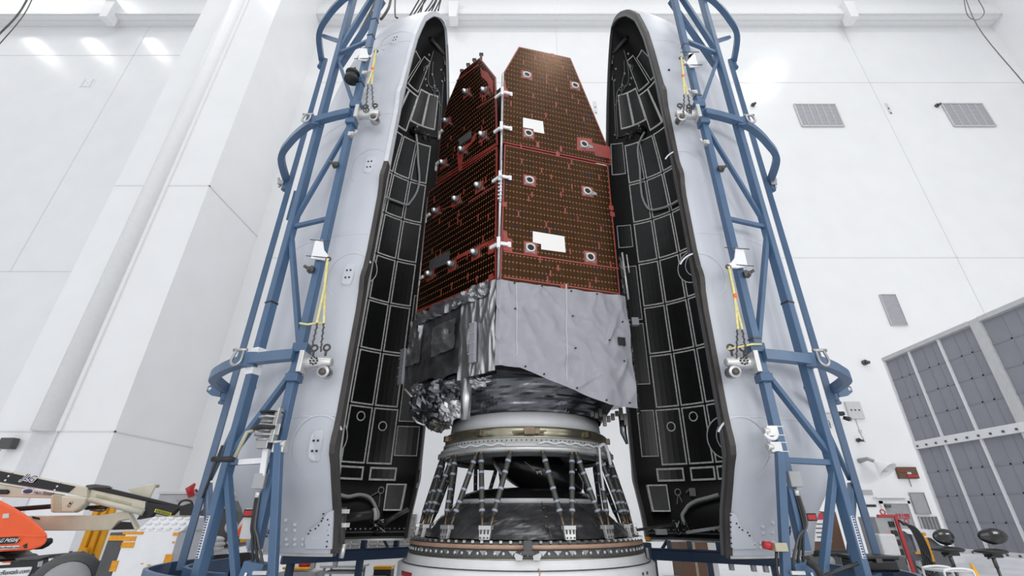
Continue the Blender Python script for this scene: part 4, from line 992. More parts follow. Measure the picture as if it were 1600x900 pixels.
# hold-downs
def hold_r(x, y, tail, slab):
    s, z = rpx(x, y)
    b = MB(); patchbox(b, RF, s, z, .23, .24, .045, .053); b.build('hold_down_pad', 'cells_red', slab)
    b = MB(); patchbox(b, RF, s - .005, z, .16, .175, .053, .058)
    if tail: polybox(b, RF, [(s + .05, z + .05), (s + .17, z + .01), (s + .19, z - .02), (s + .17, z - .05), (s + .05, z - .06)], .053, .060)
    c = RF(s, z, .058); pts = [c + UR * .07 * cos(k * pi / 10) + Vector((0, 0, .07 * sin(k * pi / 10))) + NR * .01 for k in range(21)]
    h = b.build('hold_down', 'grey', slab)
    d = MB(); d.tube(pts, .018, 8); d.build('hold_down_ring', 'alu', h)
    d = MB(); st = []
    for k in range(16): r = .064 if k % 2 else .050; st.append((s + r * cos(k * pi / 8), z + r * sin(k * pi / 8)))
    polybox(d, RF, st, .058, .064); d.build('hold_down_recess', 'blackg', h)
for x, y, tl, sl in ((822, 121, 0, R2), (897, 137.5, 0, R2), (824.5, 212, 0, R2), (911, 229, 1, R2), (826, 285, 0, R1), (916, 302, 1, R1), (827.5, 390, 0, R1), (920.5, 404.5, 0, R1)): hold_r(x, y, tl, sl)
def hold_l(x, y, slab):
    s, z = lpx(x, y)
    b = MB(); patchbox(b, LF, s, z - .02, .22, .22, .045, .053); b.build('hold_down_pad', 'cells_red', slab)
    b = MB(); c = LF(s, z, .05); b.tube([c, c + NL * .03], .085, 16); h = b.build('hold_down', 'dsteel', slab)
    d = MB(); d.tube([c + NL * .02, c + NL * .08, c + NL * .12], [.055, .05, .025], 12); d.build('hold_down_knob', 'foilb', h)
for x, y, sl in ((732, 147, L2), (761, 145, L2), (701, 192, L2), (758, 214, L2), (726, 237, L2), (696, 257, L2), (752, 293, L1), (717, 314, L1), (685, 332, L1), (747, 397, L1), (710, 415, L1), (676, 430, L1)): hold_l(x, y, sl)
# corner hinge line
b = MB(); b.tube([PC + (NR + NL) * .03 + Vector((0, 0, 4.55)), PC + (NR + NL) * .03 + Vector((0, 0, 9.3))], .026, 12); b.build('hinge_rod', 'steel', sat)
b = MB(); b.tube([PC + (NR + NL) * .055 + Vector((.02, 0, 6.1)), PC + (NR + NL) * .055 + Vector((.02, 0, 7.0))], .02, 8)
for k in range(7): b.box(PC + (NR + NL) * .06 + Vector((.01, 0, 6.15 + .08 * k)), (.07, .05, .03))
b.build('hinge_cable', 'foilb', sat)
for y in (148, 202, 279, 383):
    z = zrow(y, PC.y); c = PC + (NR + NL) * .045 + Vector((0, 0, z))
    b = MB(); b.box(RF(.06, z - .01, .07), (.14, .04, .06), Matrix.Rotation(ua, 3, 'Z')); b.box(LF(.08, z - .02, .07), (.16, .04, .06), Matrix.Rotation(va, 3, 'Z')); b.box(c, (.06, .06, .20))
    b.box(RF(.14, z, .06), (.06, .02, .10), Matrix.Rotation(ua, 3, 'Z')); b.build('hinge', 'white', sat, bevel=.008)
for x, y in ((687, 212), (683, 260), (664, 344), (654, 440)):
    p = atP(x, y, PC + UL * 2.1, NL); z = p.z; b = MB(); b.box(LF(2.12 if y > 270 else 1.98, z, .06), (.11, .04, .06), Matrix.Rotation(va, 3, 'Z')); b.box(LF(2.2 if y > 270 else 2.06, z - .05, .03), (.035, .05, .2), Matrix.Rotation(va, 3, 'Z')); b.build('hinge', 'white', sat, bevel=.006)
b = MB(); b.tube([LF(2.26, 4.6, .0), LF(2.30, 7.5, .0)], .02, 8); b.build('hinge_rod', 'alu', sat)
# small brackets on top of the dark panel
b = MB()
for s, z in ((.76, 10.54), (1.0, 10.58), (1.22, 10.62), (1.45, 10.62)): c = LF(s, z + .06, .0); b.box(c, (.05, .05, .16)); b.box(c + Vector((0, 0, .08)), (.09, .05, .05))
b.build('top_bracket', 'dsteel', sat)
# ---- thermal blankets
def ridg(v): return 1 - 2 * abs(noise.noise(v))
FOLDS = ((842, 453, 905, 520, .016), (842, 453, 800, 500, .012), (946, 536, 968, 470, .018), (890, 499, 960, 520, .010), (893, 549, 840, 520, .010), (896, 610, 970, 560, .012), (768, 480, 812, 520, .022), (770, 530, 812, 560, .018), (790, 450, 802, 530, .014), (973, 568, 955, 620, .014), (927, 465, 915, 500, .012), (801, 488, 850, 510, .009))
fl = [(Vector(rpx(a, b_)), Vector(rpx(c, d)), h) for a, b_, c, d, h in FOLDS]
def zbot(s): return 3.26 if s < .3 else (3.26 + (2.81 - 3.26) * (s - .3) / 1.35 if s < 1.65 else 2.81 - .02 * (s - 1.65) / .4)
WK = 1.5
def wh(u, v):
    s = -.06 + u * 2.17; z0 = zbot(s); z = z0 + (4.61 - z0) * v
    h = .022 * ridg(Vector((s * 1.5, z * 1.2, 3))) + .020 * noise.noise(Vector((s * 3.4, z * 2.6, 1))) + .016 * ridg(Vector((s * 2.6 + z * 1.5, z * 2.0 - s, 7))) + .005 * ridg(Vector((s * 6, z * 5, 5)))
    P_ = Vector((s, z))
    for a, c, k in fl:
        ab = c - a; t = (P_ - a).dot(ab) / ab.length_squared
        if -.1 < t < 1.1:
            d = (P_ - a - ab * t).length; h += 1.25 * k * exp(-(d / (.022 + .05 * max(0, t))) ** 2) * max(0, 1 - max(0, t)) * min(1, max(0, t + .1) * 8)
    e = max(0, .06 - (s + .06)) * .6
    return RF(s, z, .075 + h * WK - e)
b = MB(); b.grid(wh, 130, 90); b.build('white_blanket', 'foilw', sat)
b = MB()
for x in (804, 881):
    for k in range(20):
        p = [rpx(x + dx, 440 + 8 + (560 - 448 if x < 850 else 150) * q / 20) for q in (k, k + 1) for dx in (-1, 1)]
        u = lambda s_, z_: ((s_ + .06) / 2.17, (z_ - zbot(s_)) / (4.61 - zbot(s_)))
        b.add([wh(*u(*p[i])) + NR * .006 for i in (0, 1, 3, 2)], [(0, 1, 2, 3)])
b.build('seam_tape', 'seamw', sat)
b = MB()
for x, y in ((801, 447), (842, 453), (888, 460), (927, 465), (801, 488), (890, 499), (946, 536), (893, 549), (817, 577), (846, 588), (896, 610), (941, 630), (978, 632), (966, 508), (969, 568)):
    s, z = rpx(x, y); z = max(z, zbot(s) + .04); c = wh((s + .06) / 2.17, (z - zbot(s)) / (4.61 - zbot(s))) - NR * .005; b.cyl(c, c + NR * .025, .013, 10)
b.build('blanket_buttons', 'ink', sat)
b = MB(); s, z = rpx(965, 538); patchbox(b, RF, s, z, .12, .13, .05, .15); b.build('sensor_window', 'blackg', sat)
def lh(sa, sb, za, zb, amp, k):
    def f(u, v):
        s = sa + (sb - sa) * u; z = za(s) + (zb(s) - za(s)) * v
        h = amp * (ridg(Vector((s * 2.0, z * 1.6, k))) + .35 * ridg(Vector((s * 5, z * 4, k + 3))) + .1 * noise.noise(Vector((s * 12, z * 10, k))))
        return LF(s, z, .05 + h)
    return f
zt_ = lambda s: 4.62; zl = lambda s: 3.24 + .08 * s + .03 * sin(s * 9)
b = MB(); b.grid(lh(.72, 2.28, zl, zt_, .034, 1), 70, 60, False); b.build('black_foil_blanket', 'foilk', sat)
def pleat(u, v):
    s = -.04 + .82 * u; z = 3.2 + 1.44 * v
    return LF(s, z, .07 + .034 * ridg(Vector((s * 4.2, z * .5, 9))) + .010 * ridg(Vector((s * 9, z * 2.5, 2))))
b = MB(); b.grid(pleat, 46, 50, False); b.build('silver_foil_fold', 'foil', sat)
b = MB(); b.grid(lambda u, v: LF(.86 + .62 * u, 3.72 + .52 * v, .10 + .04 * ridg(Vector((u * 1.8, v * 1.6, 4))) + .012 * ridg(Vector((u * 4, v * 4, 1)))), 16, 16, False); b.build('foil_patch', 'foil', sat)
b = MB(); b.grid(lambda u, v: LF(.1 + 1.95 * u, 4.42 + .24 * v + .05 * noise.noise(Vector((u * 8, v * 2, 7))), .10 + .05 * ridg(Vector((u * 9, v * 2.2, 4)))), 60, 8, False); b.build('top_foil_fold', 'foil', sat)
b = MB(); b.grid(lambda u, v: LF(1.78 + .42 * u, 3.7 + .85 * v, .09 + .05 * ridg(Vector((u * 3, v * 3, 14)))), 14, 24, False); b.build('foil_patch', 'foil', sat)
for (x0, y0, x1, y1, wd) in ((750, 508, 749, 570, .13), (641, 548, 636, 603, .14)):
    p0 = lpx(x0, y0); p1 = lpx(x1, y1); b = MB(); b.prism([LF(p0[0] - wd / 2, p0[1], .11), LF(p0[0] + wd / 2, p0[1], .11), LF(p1[0] + wd / 2, p1[1], .11), LF(p1[0] - wd / 2, p1[1], .11)], NL * .05); ld = b.build('white_strip', 'foilw', sat, bevel=.01)
    b = MB()
    for k in range(4): zz_ = p0[1] + (p1[1] - p0[1]) * (k + .15) / 4; b.prism([LF(p0[0] - wd / 2, zz_, .158), LF(p0[0] + wd / 2, zz_, .158), LF(p0[0] + wd / 2, zz_ + .012, .158), LF(p0[0] - wd / 2, zz_ + .012, .158)], NL * .012)
    b.build('strip_rung', 'seamw', ld)
# right hand edge: foil strips and a stowed strut
EC = RF(2.08, 0)
def redge(y0, y1, o, w, m, name, k=0.0):
    z0, z1 = zrow(y1, EC.y), zrow(y0, EC.y); dv = Vector((cos(radians(70)), sin(radians(70)), 0)); nv = Vector((dv.y, -dv.x, 0))
    b = MB(); b.grid(lambda u, v: EC + dv * (o + w * u) + nv * (.02 + .05 * ridg(Vector((u * 2 + k, v * 6, k)))) + Vector((0, 0, z0 + (z1 - z0) * v)), 6, 30, False); b.build(name, m, sat)
redge(470, 640, .02, .5, 'foild', 'side_foil', 1); redge(395, 472, .05, .3, 'foil', 'side_foil', 4); redge(528, 592, .30, .22, 'foil', 'side_foil', 6); redge(590, 640, .1, .4, 'foild', 'side_foil', 8)
b = MB(); b.tube([atY(972, 395, EC.y + .3), atY(982, 468, EC.y + .3)], .022, 8); b.tube([atY(979, 398, EC.y + .4), atY(983, 426, EC.y + .4)], .016, 8); b.build('stowed_strut', 'alu', sat)
b = MB(); b.box(atY(992, 503, EC.y + .5), (.12, .08, .14)); b.build('white_tab', 'foilw', sat)
# ---- underside
b = MB(); b.prism([SC + (p - SC) * 1.03 for p in [Vector((q.x, q.y, 3.16)) for q in hexa]], (0, 0, .1)); b.build('bottom_plate', 'foilk', sat)
def skirt(u, v):
    a = 2 * pi * u; r = 1.30 + (1.62 - 1.30) * v + .025 * ridg(Vector((cos(a) * 2.5, sin(a) * 2.5, v * 4))) + .012 * ridg(Vector((cos(a) * 5, sin(a) * 5, v * 9)))
    return SC + Vector((r * sin(a), -r * cos(a), 2.80 + .42 * v))
b = MB(); b.grid(skirt, 180, 14, False); b.build('foil_skirt', 'foild', sat)
b = MB(); b.lathe([(1.27, 2.80), (1.285, 2.81), (1.31, 2.56), (1.28, 2.54)], (SC.x, SC.y), 96); b.build('adapter_ring', 'ringw', sat)
def bundle(x, y, Y, r, sc, m, name='foil_bundle', nzv=.55):
    b = MB(); b.ball(atY(x, y, Y), r, 14, sc, nzv, 2.6); return b.build(name, m, sat)
bundle(693, 612, -1.55, .24, (1.1, .7, .75), 'foild'); bundle(668, 636, -1.3, .26, (1, .8, 1.0), 'foild'); bundle(704, 640, -1.55, .20, (.9, .6, .9), 'foil'); bundle(652, 612, -1.2, .14, (.9, .7, .9), 'foilk')
bundle(686, 664, -1.35, .15, (1.1, .7, .7), 'dsteel'); bundle(745, 596, -1.95, .13, (1.3, .6, .7), 'foil'); bundle(720, 600, -1.85, .14, (1.6, .5, .5), 'foild')
b = MB(); b.tube([atY(729, 593, -1.95), atY(728, 625, -1.95), atY(727, 656, -1.92)], [.085, .08, .065], 14); b.build('foil_tube', 'foil', sat)
b = MB()
for pth in (((640, 628), (648, 640), (656, 648)), ((645, 652), (652, 660), (664, 664)), ((632, 608), (645, 622), (652, 634))): b.tube([atY(x, y, -1.35) for x, y in pth], .018, 7)
b.build('bracket_tube', 'alu', sat)
b = MB(); rr = random.Random(4)
for k in range(9): b.box(atY(925 + 6.5 * k, 644 + rr.uniform(0, 14), -1.45), (.05, .06, rr.uniform(.06, .2)))
b.build('connector', 'dsteel', sat)
b = MB(); b.tube([atY(972, 648, -1.35), atY(974, 676, -1.35), atY(980, 694, -1.35)], [.06, .05, .02], 10); b.build('foil_tube', 'foild', sat)
b = MB(); b.grid(lambda u, v: atY(768 + 75 * u, 580 + 16 * v - 8 * u * 0, -1.75) + Vector((0, .3 * v, .03 * ridg(Vector((u * 6, v * 3, 5))))), 24, 8, False); b.build('foil_flap', 'foilk', sat)
# dark dish hanging below the satellite
dc = Vector((.30, -.25, 2.06)); rot = Matrix.Rotation(radians(20), 3, 'Y')
b = MB(); b.ball((0, 0, 0), 1.0, 28, (.82, .60, .37)); b.v = [dc + rot @ v for v in b.v]
dish = thing('engine_cover', 'round black cover hanging below the satellite inside the ring of struts', 'cover', dc)
b.build('cover', 'blackg', dish)
b = MB(); q = dc + Vector((-.02, -.62, -.06))
for k in range(6): b.tube([q + Vector((rr.uniform(-.08, .08), -.01, rr.uniform(-.04, .04))), q + Vector((rr.uniform(-.1, .1), -.03, rr.uniform(-.06, .06)))], .012, 6)
b.ball(q, .035, 6); b.build('fitting', 'steel', dish)
b = MB(); b.tube(spline([q, q + Vector((-.15, .03, .12)), q + Vector((-.42, .18, .30))]), .008, 6); b.tube([dc + Vector((0, 0, .3)), dc + Vector((0, 0, .75))], .1, 12); b.build('lead', 'grey', dish)

# ================================================================== PAYLOAD ADAPTER
pa = thing('payload_adapter', 'ring of dark struts with metal clamp rings carrying the satellite', 'adapter', (SC.x, SC.y, .9))
def ring(name, prof_, m, n=128, bevel=0): b = MB(); b.lathe(prof_, (SC.x, SC.y), n); return b.build(name, m, pa)
ring('clamp_band', [(1.30, 2.56), (1.37, 2.565), (1.40, 2.54), (1.385, 2.50), (1.385, 2.43), (1.41, 2.40), (1.33, 2.40)], 'gold')
ring('upper_flange', [(1.40, 2.27), (1.49, 2.27), (1.49, 2.22), (1.36, 2.20)], 'alu')
b = MB(); b.lathe([(1.30, 2.42), (1.40, 2.415), (1.395, 2.33), (1.45, 2.32), (1.45, 2.26), (1.36, 2.25), (1.30, 2.24)], (SC.x, SC.y), 128); b.mi = 1
for k in range(120): a = 2 * pi * k / 120; c = SC + Vector((1.394 * sin(a), -1.394 * cos(a), 2.365)); b.cyl(c, c + Vector((sin(a), -cos(a), 0)) * .012, .009, 6)
b.build('separation_ring', ['lgrey', 'ink'], pa)
b = MB()
for k in range(10): a = radians(6 + 36 * k); c = SC + Vector((1.42 * sin(a), -1.42 * cos(a), 2.49)); b.box(c, (.09, .07, .09), Matrix.Rotation(a, 3, 'Z'))
b.build('band_clamp', 'bronze', pa, bevel=.008)
c = SC + Vector((.04, -1.44, 2.49)); b = MB(); b.box(c, (.16, .08, .11)); b.bar(c + Vector((-.25, .01, -.02)), c + Vector((.25, .01, .0)), .025); b.build('band_bolt', 'bronze', pa, bevel=.006)
b = MB()
for a0, a1, zz_ in ((-44, -12, 2.30), (6, 48, 2.32)):
    b.tube([SC + Vector((1.50 * sin(radians(a)), -1.50 * cos(radians(a)), zz_ + .015 * sin(a * .7))) for a in range(a0, a1 + 1, 2)], .014, 7)
b.tube(spline([SC + Vector((1.5 * sin(radians(47)), -1.5 * cos(radians(47)), 2.30)), SC + Vector((1.54 * sin(radians(51)), -1.54 * cos(radians(51)), 2.36)), SC + Vector((1.54 * sin(radians(55)), -1.54 * cos(radians(55)), 2.28)), SC + Vector((1.54 * sin(radians(58)), -1.54 * cos(radians(58)), 2.08))]), .026, 8)
b.tube(spline([SC + Vector((1.54 * sin(radians(46)), -1.54 * cos(radians(46)), 2.3)), SC + Vector((1.56 * sin(radians(45)), -1.56 * cos(radians(45)), 2.0)), SC + Vector((1.60 * sin(radians(44)), -1.60 * cos(radians(44)), 1.7))]), .018, 8)
b.build('white_tubing', 'ringw', pa)
CL = [18.5 + 21.53 * k for k in range(16)]
def pol(a, r, z): a = radians(a); return SC + Vector((r * sin(a), -r * cos(a), z))
b_cl = []
for i, a in enumerate(CL):
    b = MB(); c = pol(a, 1.70, 1.17); rm = Matrix.Rotation(radians(a), 3, 'Z')
    b.prism([c + rm @ Vector(v) for v in ((-.085, -.03, .09), (.085, -.03, .09), (.07, -.06, -.07), (-.07, -.06, -.07))], rm @ Vector((0, .05, 0))); b.box(c + Vector((0, 0, .07)), (.17, .1, .05), rm)
    b.mi = 1
    for dx in (-.05, 0, .05):
        q = c + rm @ Vector((dx, -.06, -.045)); b.cyl(q, q + rm @ Vector((0, -.01, 0)), .012, 8); q = c + rm @ Vector((dx, -.045, .02)); b.box(q, (.022, .02, .05), rm)
    cv = b.build('clevis', ['alu', 'dgrey'], pa, bevel=.006)
    for sgn in (-1, 1):
        p0 = pol(a + sgn * 1.9, 1.69, 1.235); p1 = pol(a + sgn * 9.6, 1.42, 2.245); d = p1 - p0
        b = MB(); b.tube([p0 + d * .13, p0 + d * .20, p0 + d * .90, p0 + d * .94], [.024, .038, .038, .026], 14)
        b.mi = 1
        for f in (.20, .31, .47, .68, .83): b.tube([p0 + d * (f - .012), p0 + d * (f + .018)], .0405, 14)
        st = b.build('strut', ['olive', 'tie'], pa)
        e = MB(); e.tube([p0, p0 + d * .05, p0 + d * .14], [.016, .02, .028], 10); e.tube([p0 + d * .93, p1], [.03, .035], 10); e.ball(p1, .045, 6); e.build('strut_end', 'bronze', st)
b = MB()
for k in range(32): a = 11.25 * k + 3; c = pol(a, 1.43, 2.23); b.box(c, (.09, .06, .04), Matrix.Rotation(radians(a), 3, 'Z'))
b.build('upper_bracket', 'alu', pa, bevel=.008)
ring('inner_ring', [(1.36, 2.24), (1.32, 2.16), (1.27, 2.15), (1.27, 2.22)], 'dgrey')
# lower ring stack
ring('copper_band', [(1.80, 1.052), (1.818, 1.050), (1.822, 1.03), (1.818, 1.005), (1.80, 1.003)], 'copper')
ring('bolt_ring', [(1.79, 1.004), (1.806, 1.0), (1.812, .93), (1.825, .905), (1.80, .895)], 'dgrey')
ring('gold_lip', [(1.80, .905), (1.83, .90), (1.83, .885), (1.80, .883)], 'gold')
b = MB()
for k in range(100): a = 3.6 * k + 1.2; c = pol(a, 1.806, .955); d = (pol(a, 2, 0) - pol(a, 1, 0)); b.tube([c, c + d * .02], .020, 10)
b.build('bolts', 'alu', pa)
b = MB(); b.lathe([(1.60, 1.085), (1.79, 1.085), (1.80, 1.075), (1.80, 1.045), (1.815, 1.04)], (SC.x, SC.y), 128); b.mi = 1
for k in range(90): a = 4.0 * k + 1.0; c = pol(a, 1.79, 1.082); b.box(c, (.035, .05, .03), Matrix.Rotation(radians(a + 20), 3, 'Z'))
for k in range(60): a = 6 * k; c = pol(a, 1.81, .985); d = pol(a, 2, 0) - pol(a, 1, 0); b.prism([c + pol(a + 90, .05, 0) - SC, c - (pol(a + 90, .05, 0) - SC), c + Vector((0, 0, -.055))], d * .006)
b.build('lower_ring', ['dsteel', 'steel'], pa)
c = pol(0, 1.84, 1.03)
b = MB(); b.box(c, (.11, .08, .15)); b.box(c + Vector((0, -.02, -.06)), (.16, .05, .05)); b.build('latch', 'dgrey', pa, bevel=.01)
b = MB()
for sgn in (-1, 1): b.prism([c + Vector((sgn * .06, -.03, -.09)), c + Vector((sgn * .15, -.03, -.06)), c + Vector((sgn * .17, -.03, -.09)), c + Vector((sgn * .14, -.03, -.14)), c + Vector((sgn * .07, -.03, -.14))], (0, .03, 0))
b.build('latch_ear', 'lgrey', pa)
# black cone blanket and deck inside
def cone(u, v):
    a = 2 * pi * u; r = 1.60 + (1.12 - 1.60) * v + .045 * sin(v * pi) * ridg(Vector((cos(a) * 3.2, sin(a) * 3.2, v * 2.0))) + .014 * ridg(Vector((cos(a) * 9, sin(a) * 9, v * 5)))
    return SC + Vector((r * sin(a), -r * cos(a), 1.10 + .44 * v))
b = MB(); b.grid(cone, 150, 16, False); b.build('cone_blanket', 'foilk', pa)
b = MB()
for k in range(12):
    a = 30 * k + 11; b.tube([pol(a, 1.645, 1.12), pol(a, 1.135, 1.56)], .004, 5)
    for f in (.25, .55, .8): c = pol(a, 1.63 - .48 * f, 1.125 + .44 * f); b.box(c, (.035, .02, .01), Matrix.Rotation(radians(a), 3, 'Z'))
b.build('blanket_seam', 'bronze', pa)
ring('deck_rim', [(1.08, 1.535), (1.13, 1.54), (1.14, 1.60), (1.09, 1.605)], 'lgrey')
ring('deck_dome', [(1.10, 1.60), (1.04, 1.68), (.85, 1.74), (.5, 1.775), (.01, 1.785)], 'blackg')

# ================================================================== STAGE / STAND
st = thing('stage_stand', 'white round stand with a red stripe under the strut ring', 'stand', (SC.x, SC.y, 0))
b = MB(); b.lathe([(1.70, .885), (1.83, .885), (1.845, .80), (1.86, .78), (1.95, .765), (1.965, .755), (1.965, .0)], (SC.x, SC.y), 128); b.build('drum', 'white', st)
b = MB(); b.tube([pol(3 * k, 1.90, .782) for k in range(121)], .008, 6); b.build('edge_cord', 'dsteel', st)
b = MB(); b.lathe([(1.967, .70), (1.968, .70), (1.968, .645), (1.967, .645)], (SC.x, SC.y), 8, -62, -51); b.build('stripe', 'red', st)
b = MB()
for a in (-26, -22.5, 51, 55): c = pol(a, 1.966, .69); b.cyl(c, c + (pol(a, 2, 0) - pol(a, 1, 0)) * .015, .018, 10)
b.build('port_holes', 'dgrey', st)
b = MB(); b.tube(spline([pol(4, 1.85, .80), pol(4.3, 1.93, .775), pol(4, 1.972, .74), pol(4.6, 1.972, .62), pol(4.2, 1.972, .5)], 4), .008, 5); b.build('cord', 'copper', st)

# ================================================================== GREY PARTITION ON THE RIGHT
PX = 12.1
def pY(x, y): return atX(x, y, PX).y
ztop = atX(1378, 560, PX).z; zmid = 3.28; zbt = atX(1501, 861, PX).z
cols = [pY(1378, 558), pY(1416, 544), pY(1461, 524), pY(1512, 500), pY(1527, 495), pY(1597, 464), pY(1660, 436)]
t = thing('partition', 'tall grey fabric partition with white frame standing beside the white wall', 'partition', (PX, cols[0], 0))
for i in (0, 1, 2, 4, 5):
    y0, y1 = cols[i], cols[i + 1]
    for za, zb in ((zbt + .06, zmid - .12), (zmid + .12, ztop - .14)):
        b = MB(); b.span((PX + .05, y0 - .02, za), (PX + .09, y1 + .02, zb)); f = b.build('fabric_panel', 'fabric', t)
        b = MB(); w = (y1 - y0)
        for k in range(1, 3): yy = y0 + w * (.12 + .30 * k); b.span((PX + .042, yy - .025, za), (PX + .052, yy + .025, zb))
        for k in range(1, 4): zz_ = za + (zb - za) * k / 4; b.span((PX + .042, y0, zz_ - .02), (PX + .052, y1, zz_ + .02))
        b.build('lattice', mat('fabric_lattice', (0.248, 0.258, 0.292), 0.7) if 'lat' not in M else M['lat'], f); M['lat'] = f.children[0].data.materials[0]
for i, y in enumerate(cols[:6]):
    if i in (3, 4): continue
    b = MB(); b.span((PX + .0, y - .03, zbt), (PX + .10, y + .03, ztop - .08)); b.build('frame_post', 'white', t)
b = MB(); b.span((PX - .02, cols[4], 0), (PX + .2, cols[3], ztop)); b.build('main_post', 'lgrey', t, bevel=.01)
for (ya, yb) in ((cols[0], cols[3]), (cols[4], cols[6])):
    b = MB(); b.span((PX - .04, ya, ztop - .12), (PX + .2, yb, ztop)); b.build('top_rail', 'lgrey', t)
b = MB(); b.span((PX - .04, cols[0], zmid - .12), (PX + .1, cols[6], zmid + .10)); mr = b.build('middle_rail', 'white', t)
b = MB()
for k in range(16): yy = cols[0] - .15 - .34 * k; b.box((PX - .05, yy, zmid - .04), (.03, .05, .05))
b.build('rail_bolt', 'dgrey', mr)
b = MB(); b.span((PX - .04, cols[0], zbt - .06), (PX + .1, cols[6], zbt + .06)); br = b.build('bottom_rail', 'white', t)
b = MB()
for k in range(9): yy = pY(1506, 861) - .32 * k; b.box((PX - .05, yy, zbt), (.03, .045, .045))
b.build('rail_bolt', 'dgrey', br)
def sk(u, v):
    y = pY(1492, 861) + (cols[6] - pY(1492, 861)) * u
    out = (v ** 1.4) * (.95 + .4 * sin(u * 7)) + .08 * ridg(Vector((u * 9, v * 2, 3))) * v + .05 * noise.noise(Vector((u * 16, v * 5, 8)))
    return Vector((PX - .06 - out, y - .2 * v, max(.01, (zbt - .04) * (1 - v ** .9) + .03 * ridg(Vector((u * 6, v * 4, 1))) * v)))
b = MB(); b.grid(sk, 90, 24); tag(b.build('plastic_sheet', 'plastic'), 'white plastic sheet hanging from the foot of the grey partition onto the floor', 'sheet')

# ---------------------------------------------------------------- foil crate with a white cloth, by the vents
Y = 4.6; a = atY(1419, 832, Y); c = atY(1452, 862, Y)
t = thing('foil_crate', 'shiny silver crate with ochre corners under a white cloth, beside the grid vents', 'crate', ((a.x + c.x) / 2, Y, 0))
b = MB(); b.span((a.x, Y, .35), (c.x, Y + 1.0, a.z)); b.build('box', 'foild', t)
b = MB(); b.span((a.x + .05, Y - .02, c.z), (c.x - .1, Y, a.z - .03)); b.build('foil_front', 'foil', t)
for p0, p1 in (((c.x - .06, Y - .03, .33), (c.x + .05, Y + .03, a.z)), ((a.x, Y - .03, c.z - .05), (c.x, Y + .02, c.z))):
    b = MB(); b.span(p0, p1); b.build('corner_strip', 'ytape', t)
for sx in (a.x + .05, c.x - .05): b = MB(); b.span((sx - .04, Y + .02, 0), (sx + .04, Y + .1, .36)); b.build('leg', 'grey', t)
x1 = atY(1483, 832, Y).x
b = MB(); b.grid(lambda u, v: Vector((a.x - .08 + (x1 - a.x + .1) * u, Y - .05 + 1.0 * v - (.02 if v > 0 else 0), a.z + .05 + .03 * noise.noise(Vector((u * 6, v * 4, 1))) - (.25 * (1 + .4 * sin(u * 11)) * max(0, (.12 - v) / .12)) * (1 if u > .35 else .25))), 30, 16)
tag(b.build('white_cloth', 'plastic'), 'white cloth laid over the shiny crate by the grid vents', 'cloth')
b = MB(); xm = (atY(1462, 850, Y).x + x1) / 2; b.span((atY(1456, 850, Y).x, Y + .1, 0), (x1 - .05, Y + .9, a.z + .0)); tag(b.build('equipment_rack', 'dlouvre', bevel=.02), 'dark mesh rack beside the shiny crate, partly under the white cloth', 'rack')

# ---------------------------------------------------------------- red hose cart
Y = 2.2; a = atY(1366, 806, Y); c = atY(1396, 806, Y)
t = thing('hose_cart', 'red wheeled cart carrying a grey electrical cabinet and black cables', 'cart', ((a.x + c.x) / 2, Y, 0))
b = MB(); b.span((a.x, Y, .28), (c.x - .02, Y + .55, a.z - .02)); cab = b.build('cabinet', 'grey', t, bevel=.012)
b = MB()
for k in range(5): zz_ = a.z - .16 - .19 * k; b.span((c.x - .15, Y - .03, zz_ - .06), (c.x - .04, Y + .01, zz_ + .06)); 
for k in range(5):
    b = MB(); zz_ = a.z - .16 - .17 * k; b.span((c.x - .16, Y - .03, zz_ - .055), (c.x - .05, Y + .01, zz_ + .055)); b.build('socket', 'blackg', cab, bevel=.01)
b = MB(); b.span((a.x + .16, Y - .008, a.z - .34), (a.x + .24, Y, a.z - .32)); b.build('name_plate', 'orange2', cab)
b = MB(); b.bar((a.x + .05, Y - .02, a.z), (c.x + .03, Y - .02, a.z), .05); b.bar((c.x + .01, Y - .03, a.z), (c.x + .01, Y - .03, .12), .06); b.bar((c.x - .35, Y - .03, .10), (c.x + .33, Y - .03, .10), .05); b.bar((c.x + .33, Y - .03, .08), (c.x + .33, Y - .03, .26), .05)
b.bar((c.x - .35, Y + .5, .10), (c.x + .33, Y + .5, .10), .05); b.bar((c.x - .3, Y - .03, .1), (c.x - .3, Y + .5, .1), .05); b.bar((c.x + .3, Y - .03, .1), (c.x + .3, Y + .5, .1), .05); b.build('frame', 'red', t, bevel=.006)
b = MB(); b.tube([(c.x - .22 + .05 * cos(k * pi / 8), Y - .02, a.z + .07 + .05 * sin(k * pi / 8)) for k in range(17)], .012, 6); b.build('lifting_eye', 'red', t)
for k in range(5):
    b = MB(); o = .03 * k; b.tube(spline([(c.x + .02, Y - .08 - .02 * k, a.z - .08 - .02 * k), (c.x + .20 + o, Y - .1, a.z - .24), (c.x + .26 + o * 1.3, Y - .1, a.z - .62), (c.x + .20 + o, Y - .1, a.z - .95 - o), (c.x + .08, Y - .08, a.z - .92)], 6), .018, 7); b.build('cable_loop', 'black', t)
b = MB(); b.tube(spline([(c.x + .28, Y - .1, a.z - .62), (c.x + .38, Y - .12, .52), (c.x + .40, Y - .12, .34), (c.x + .25, Y - .12, .26), (c.x + .1, Y - .1, .3)], 6), .022, 8); b.build('cable_loop', 'black', t)
for x in (c.x + .05, c.x + .38):
    b = MB(); b.tube([(x, Y - .09, .13), (x, Y - .02, .13)], .13, 20); w = b.build('wheel', 'black', t, bevel=.015); b = MB(); b.cyl((x, Y - .1, .13), (x, Y - .01, .13), .06, 14); b.build('hub', 'lgrey', w)
for x in (a.x + .06, ): b = MB(); b.tube([(x, Y + .4, .08), (x, Y + .46, .08)], .08, 16); b.build('wheel', 'black', t)
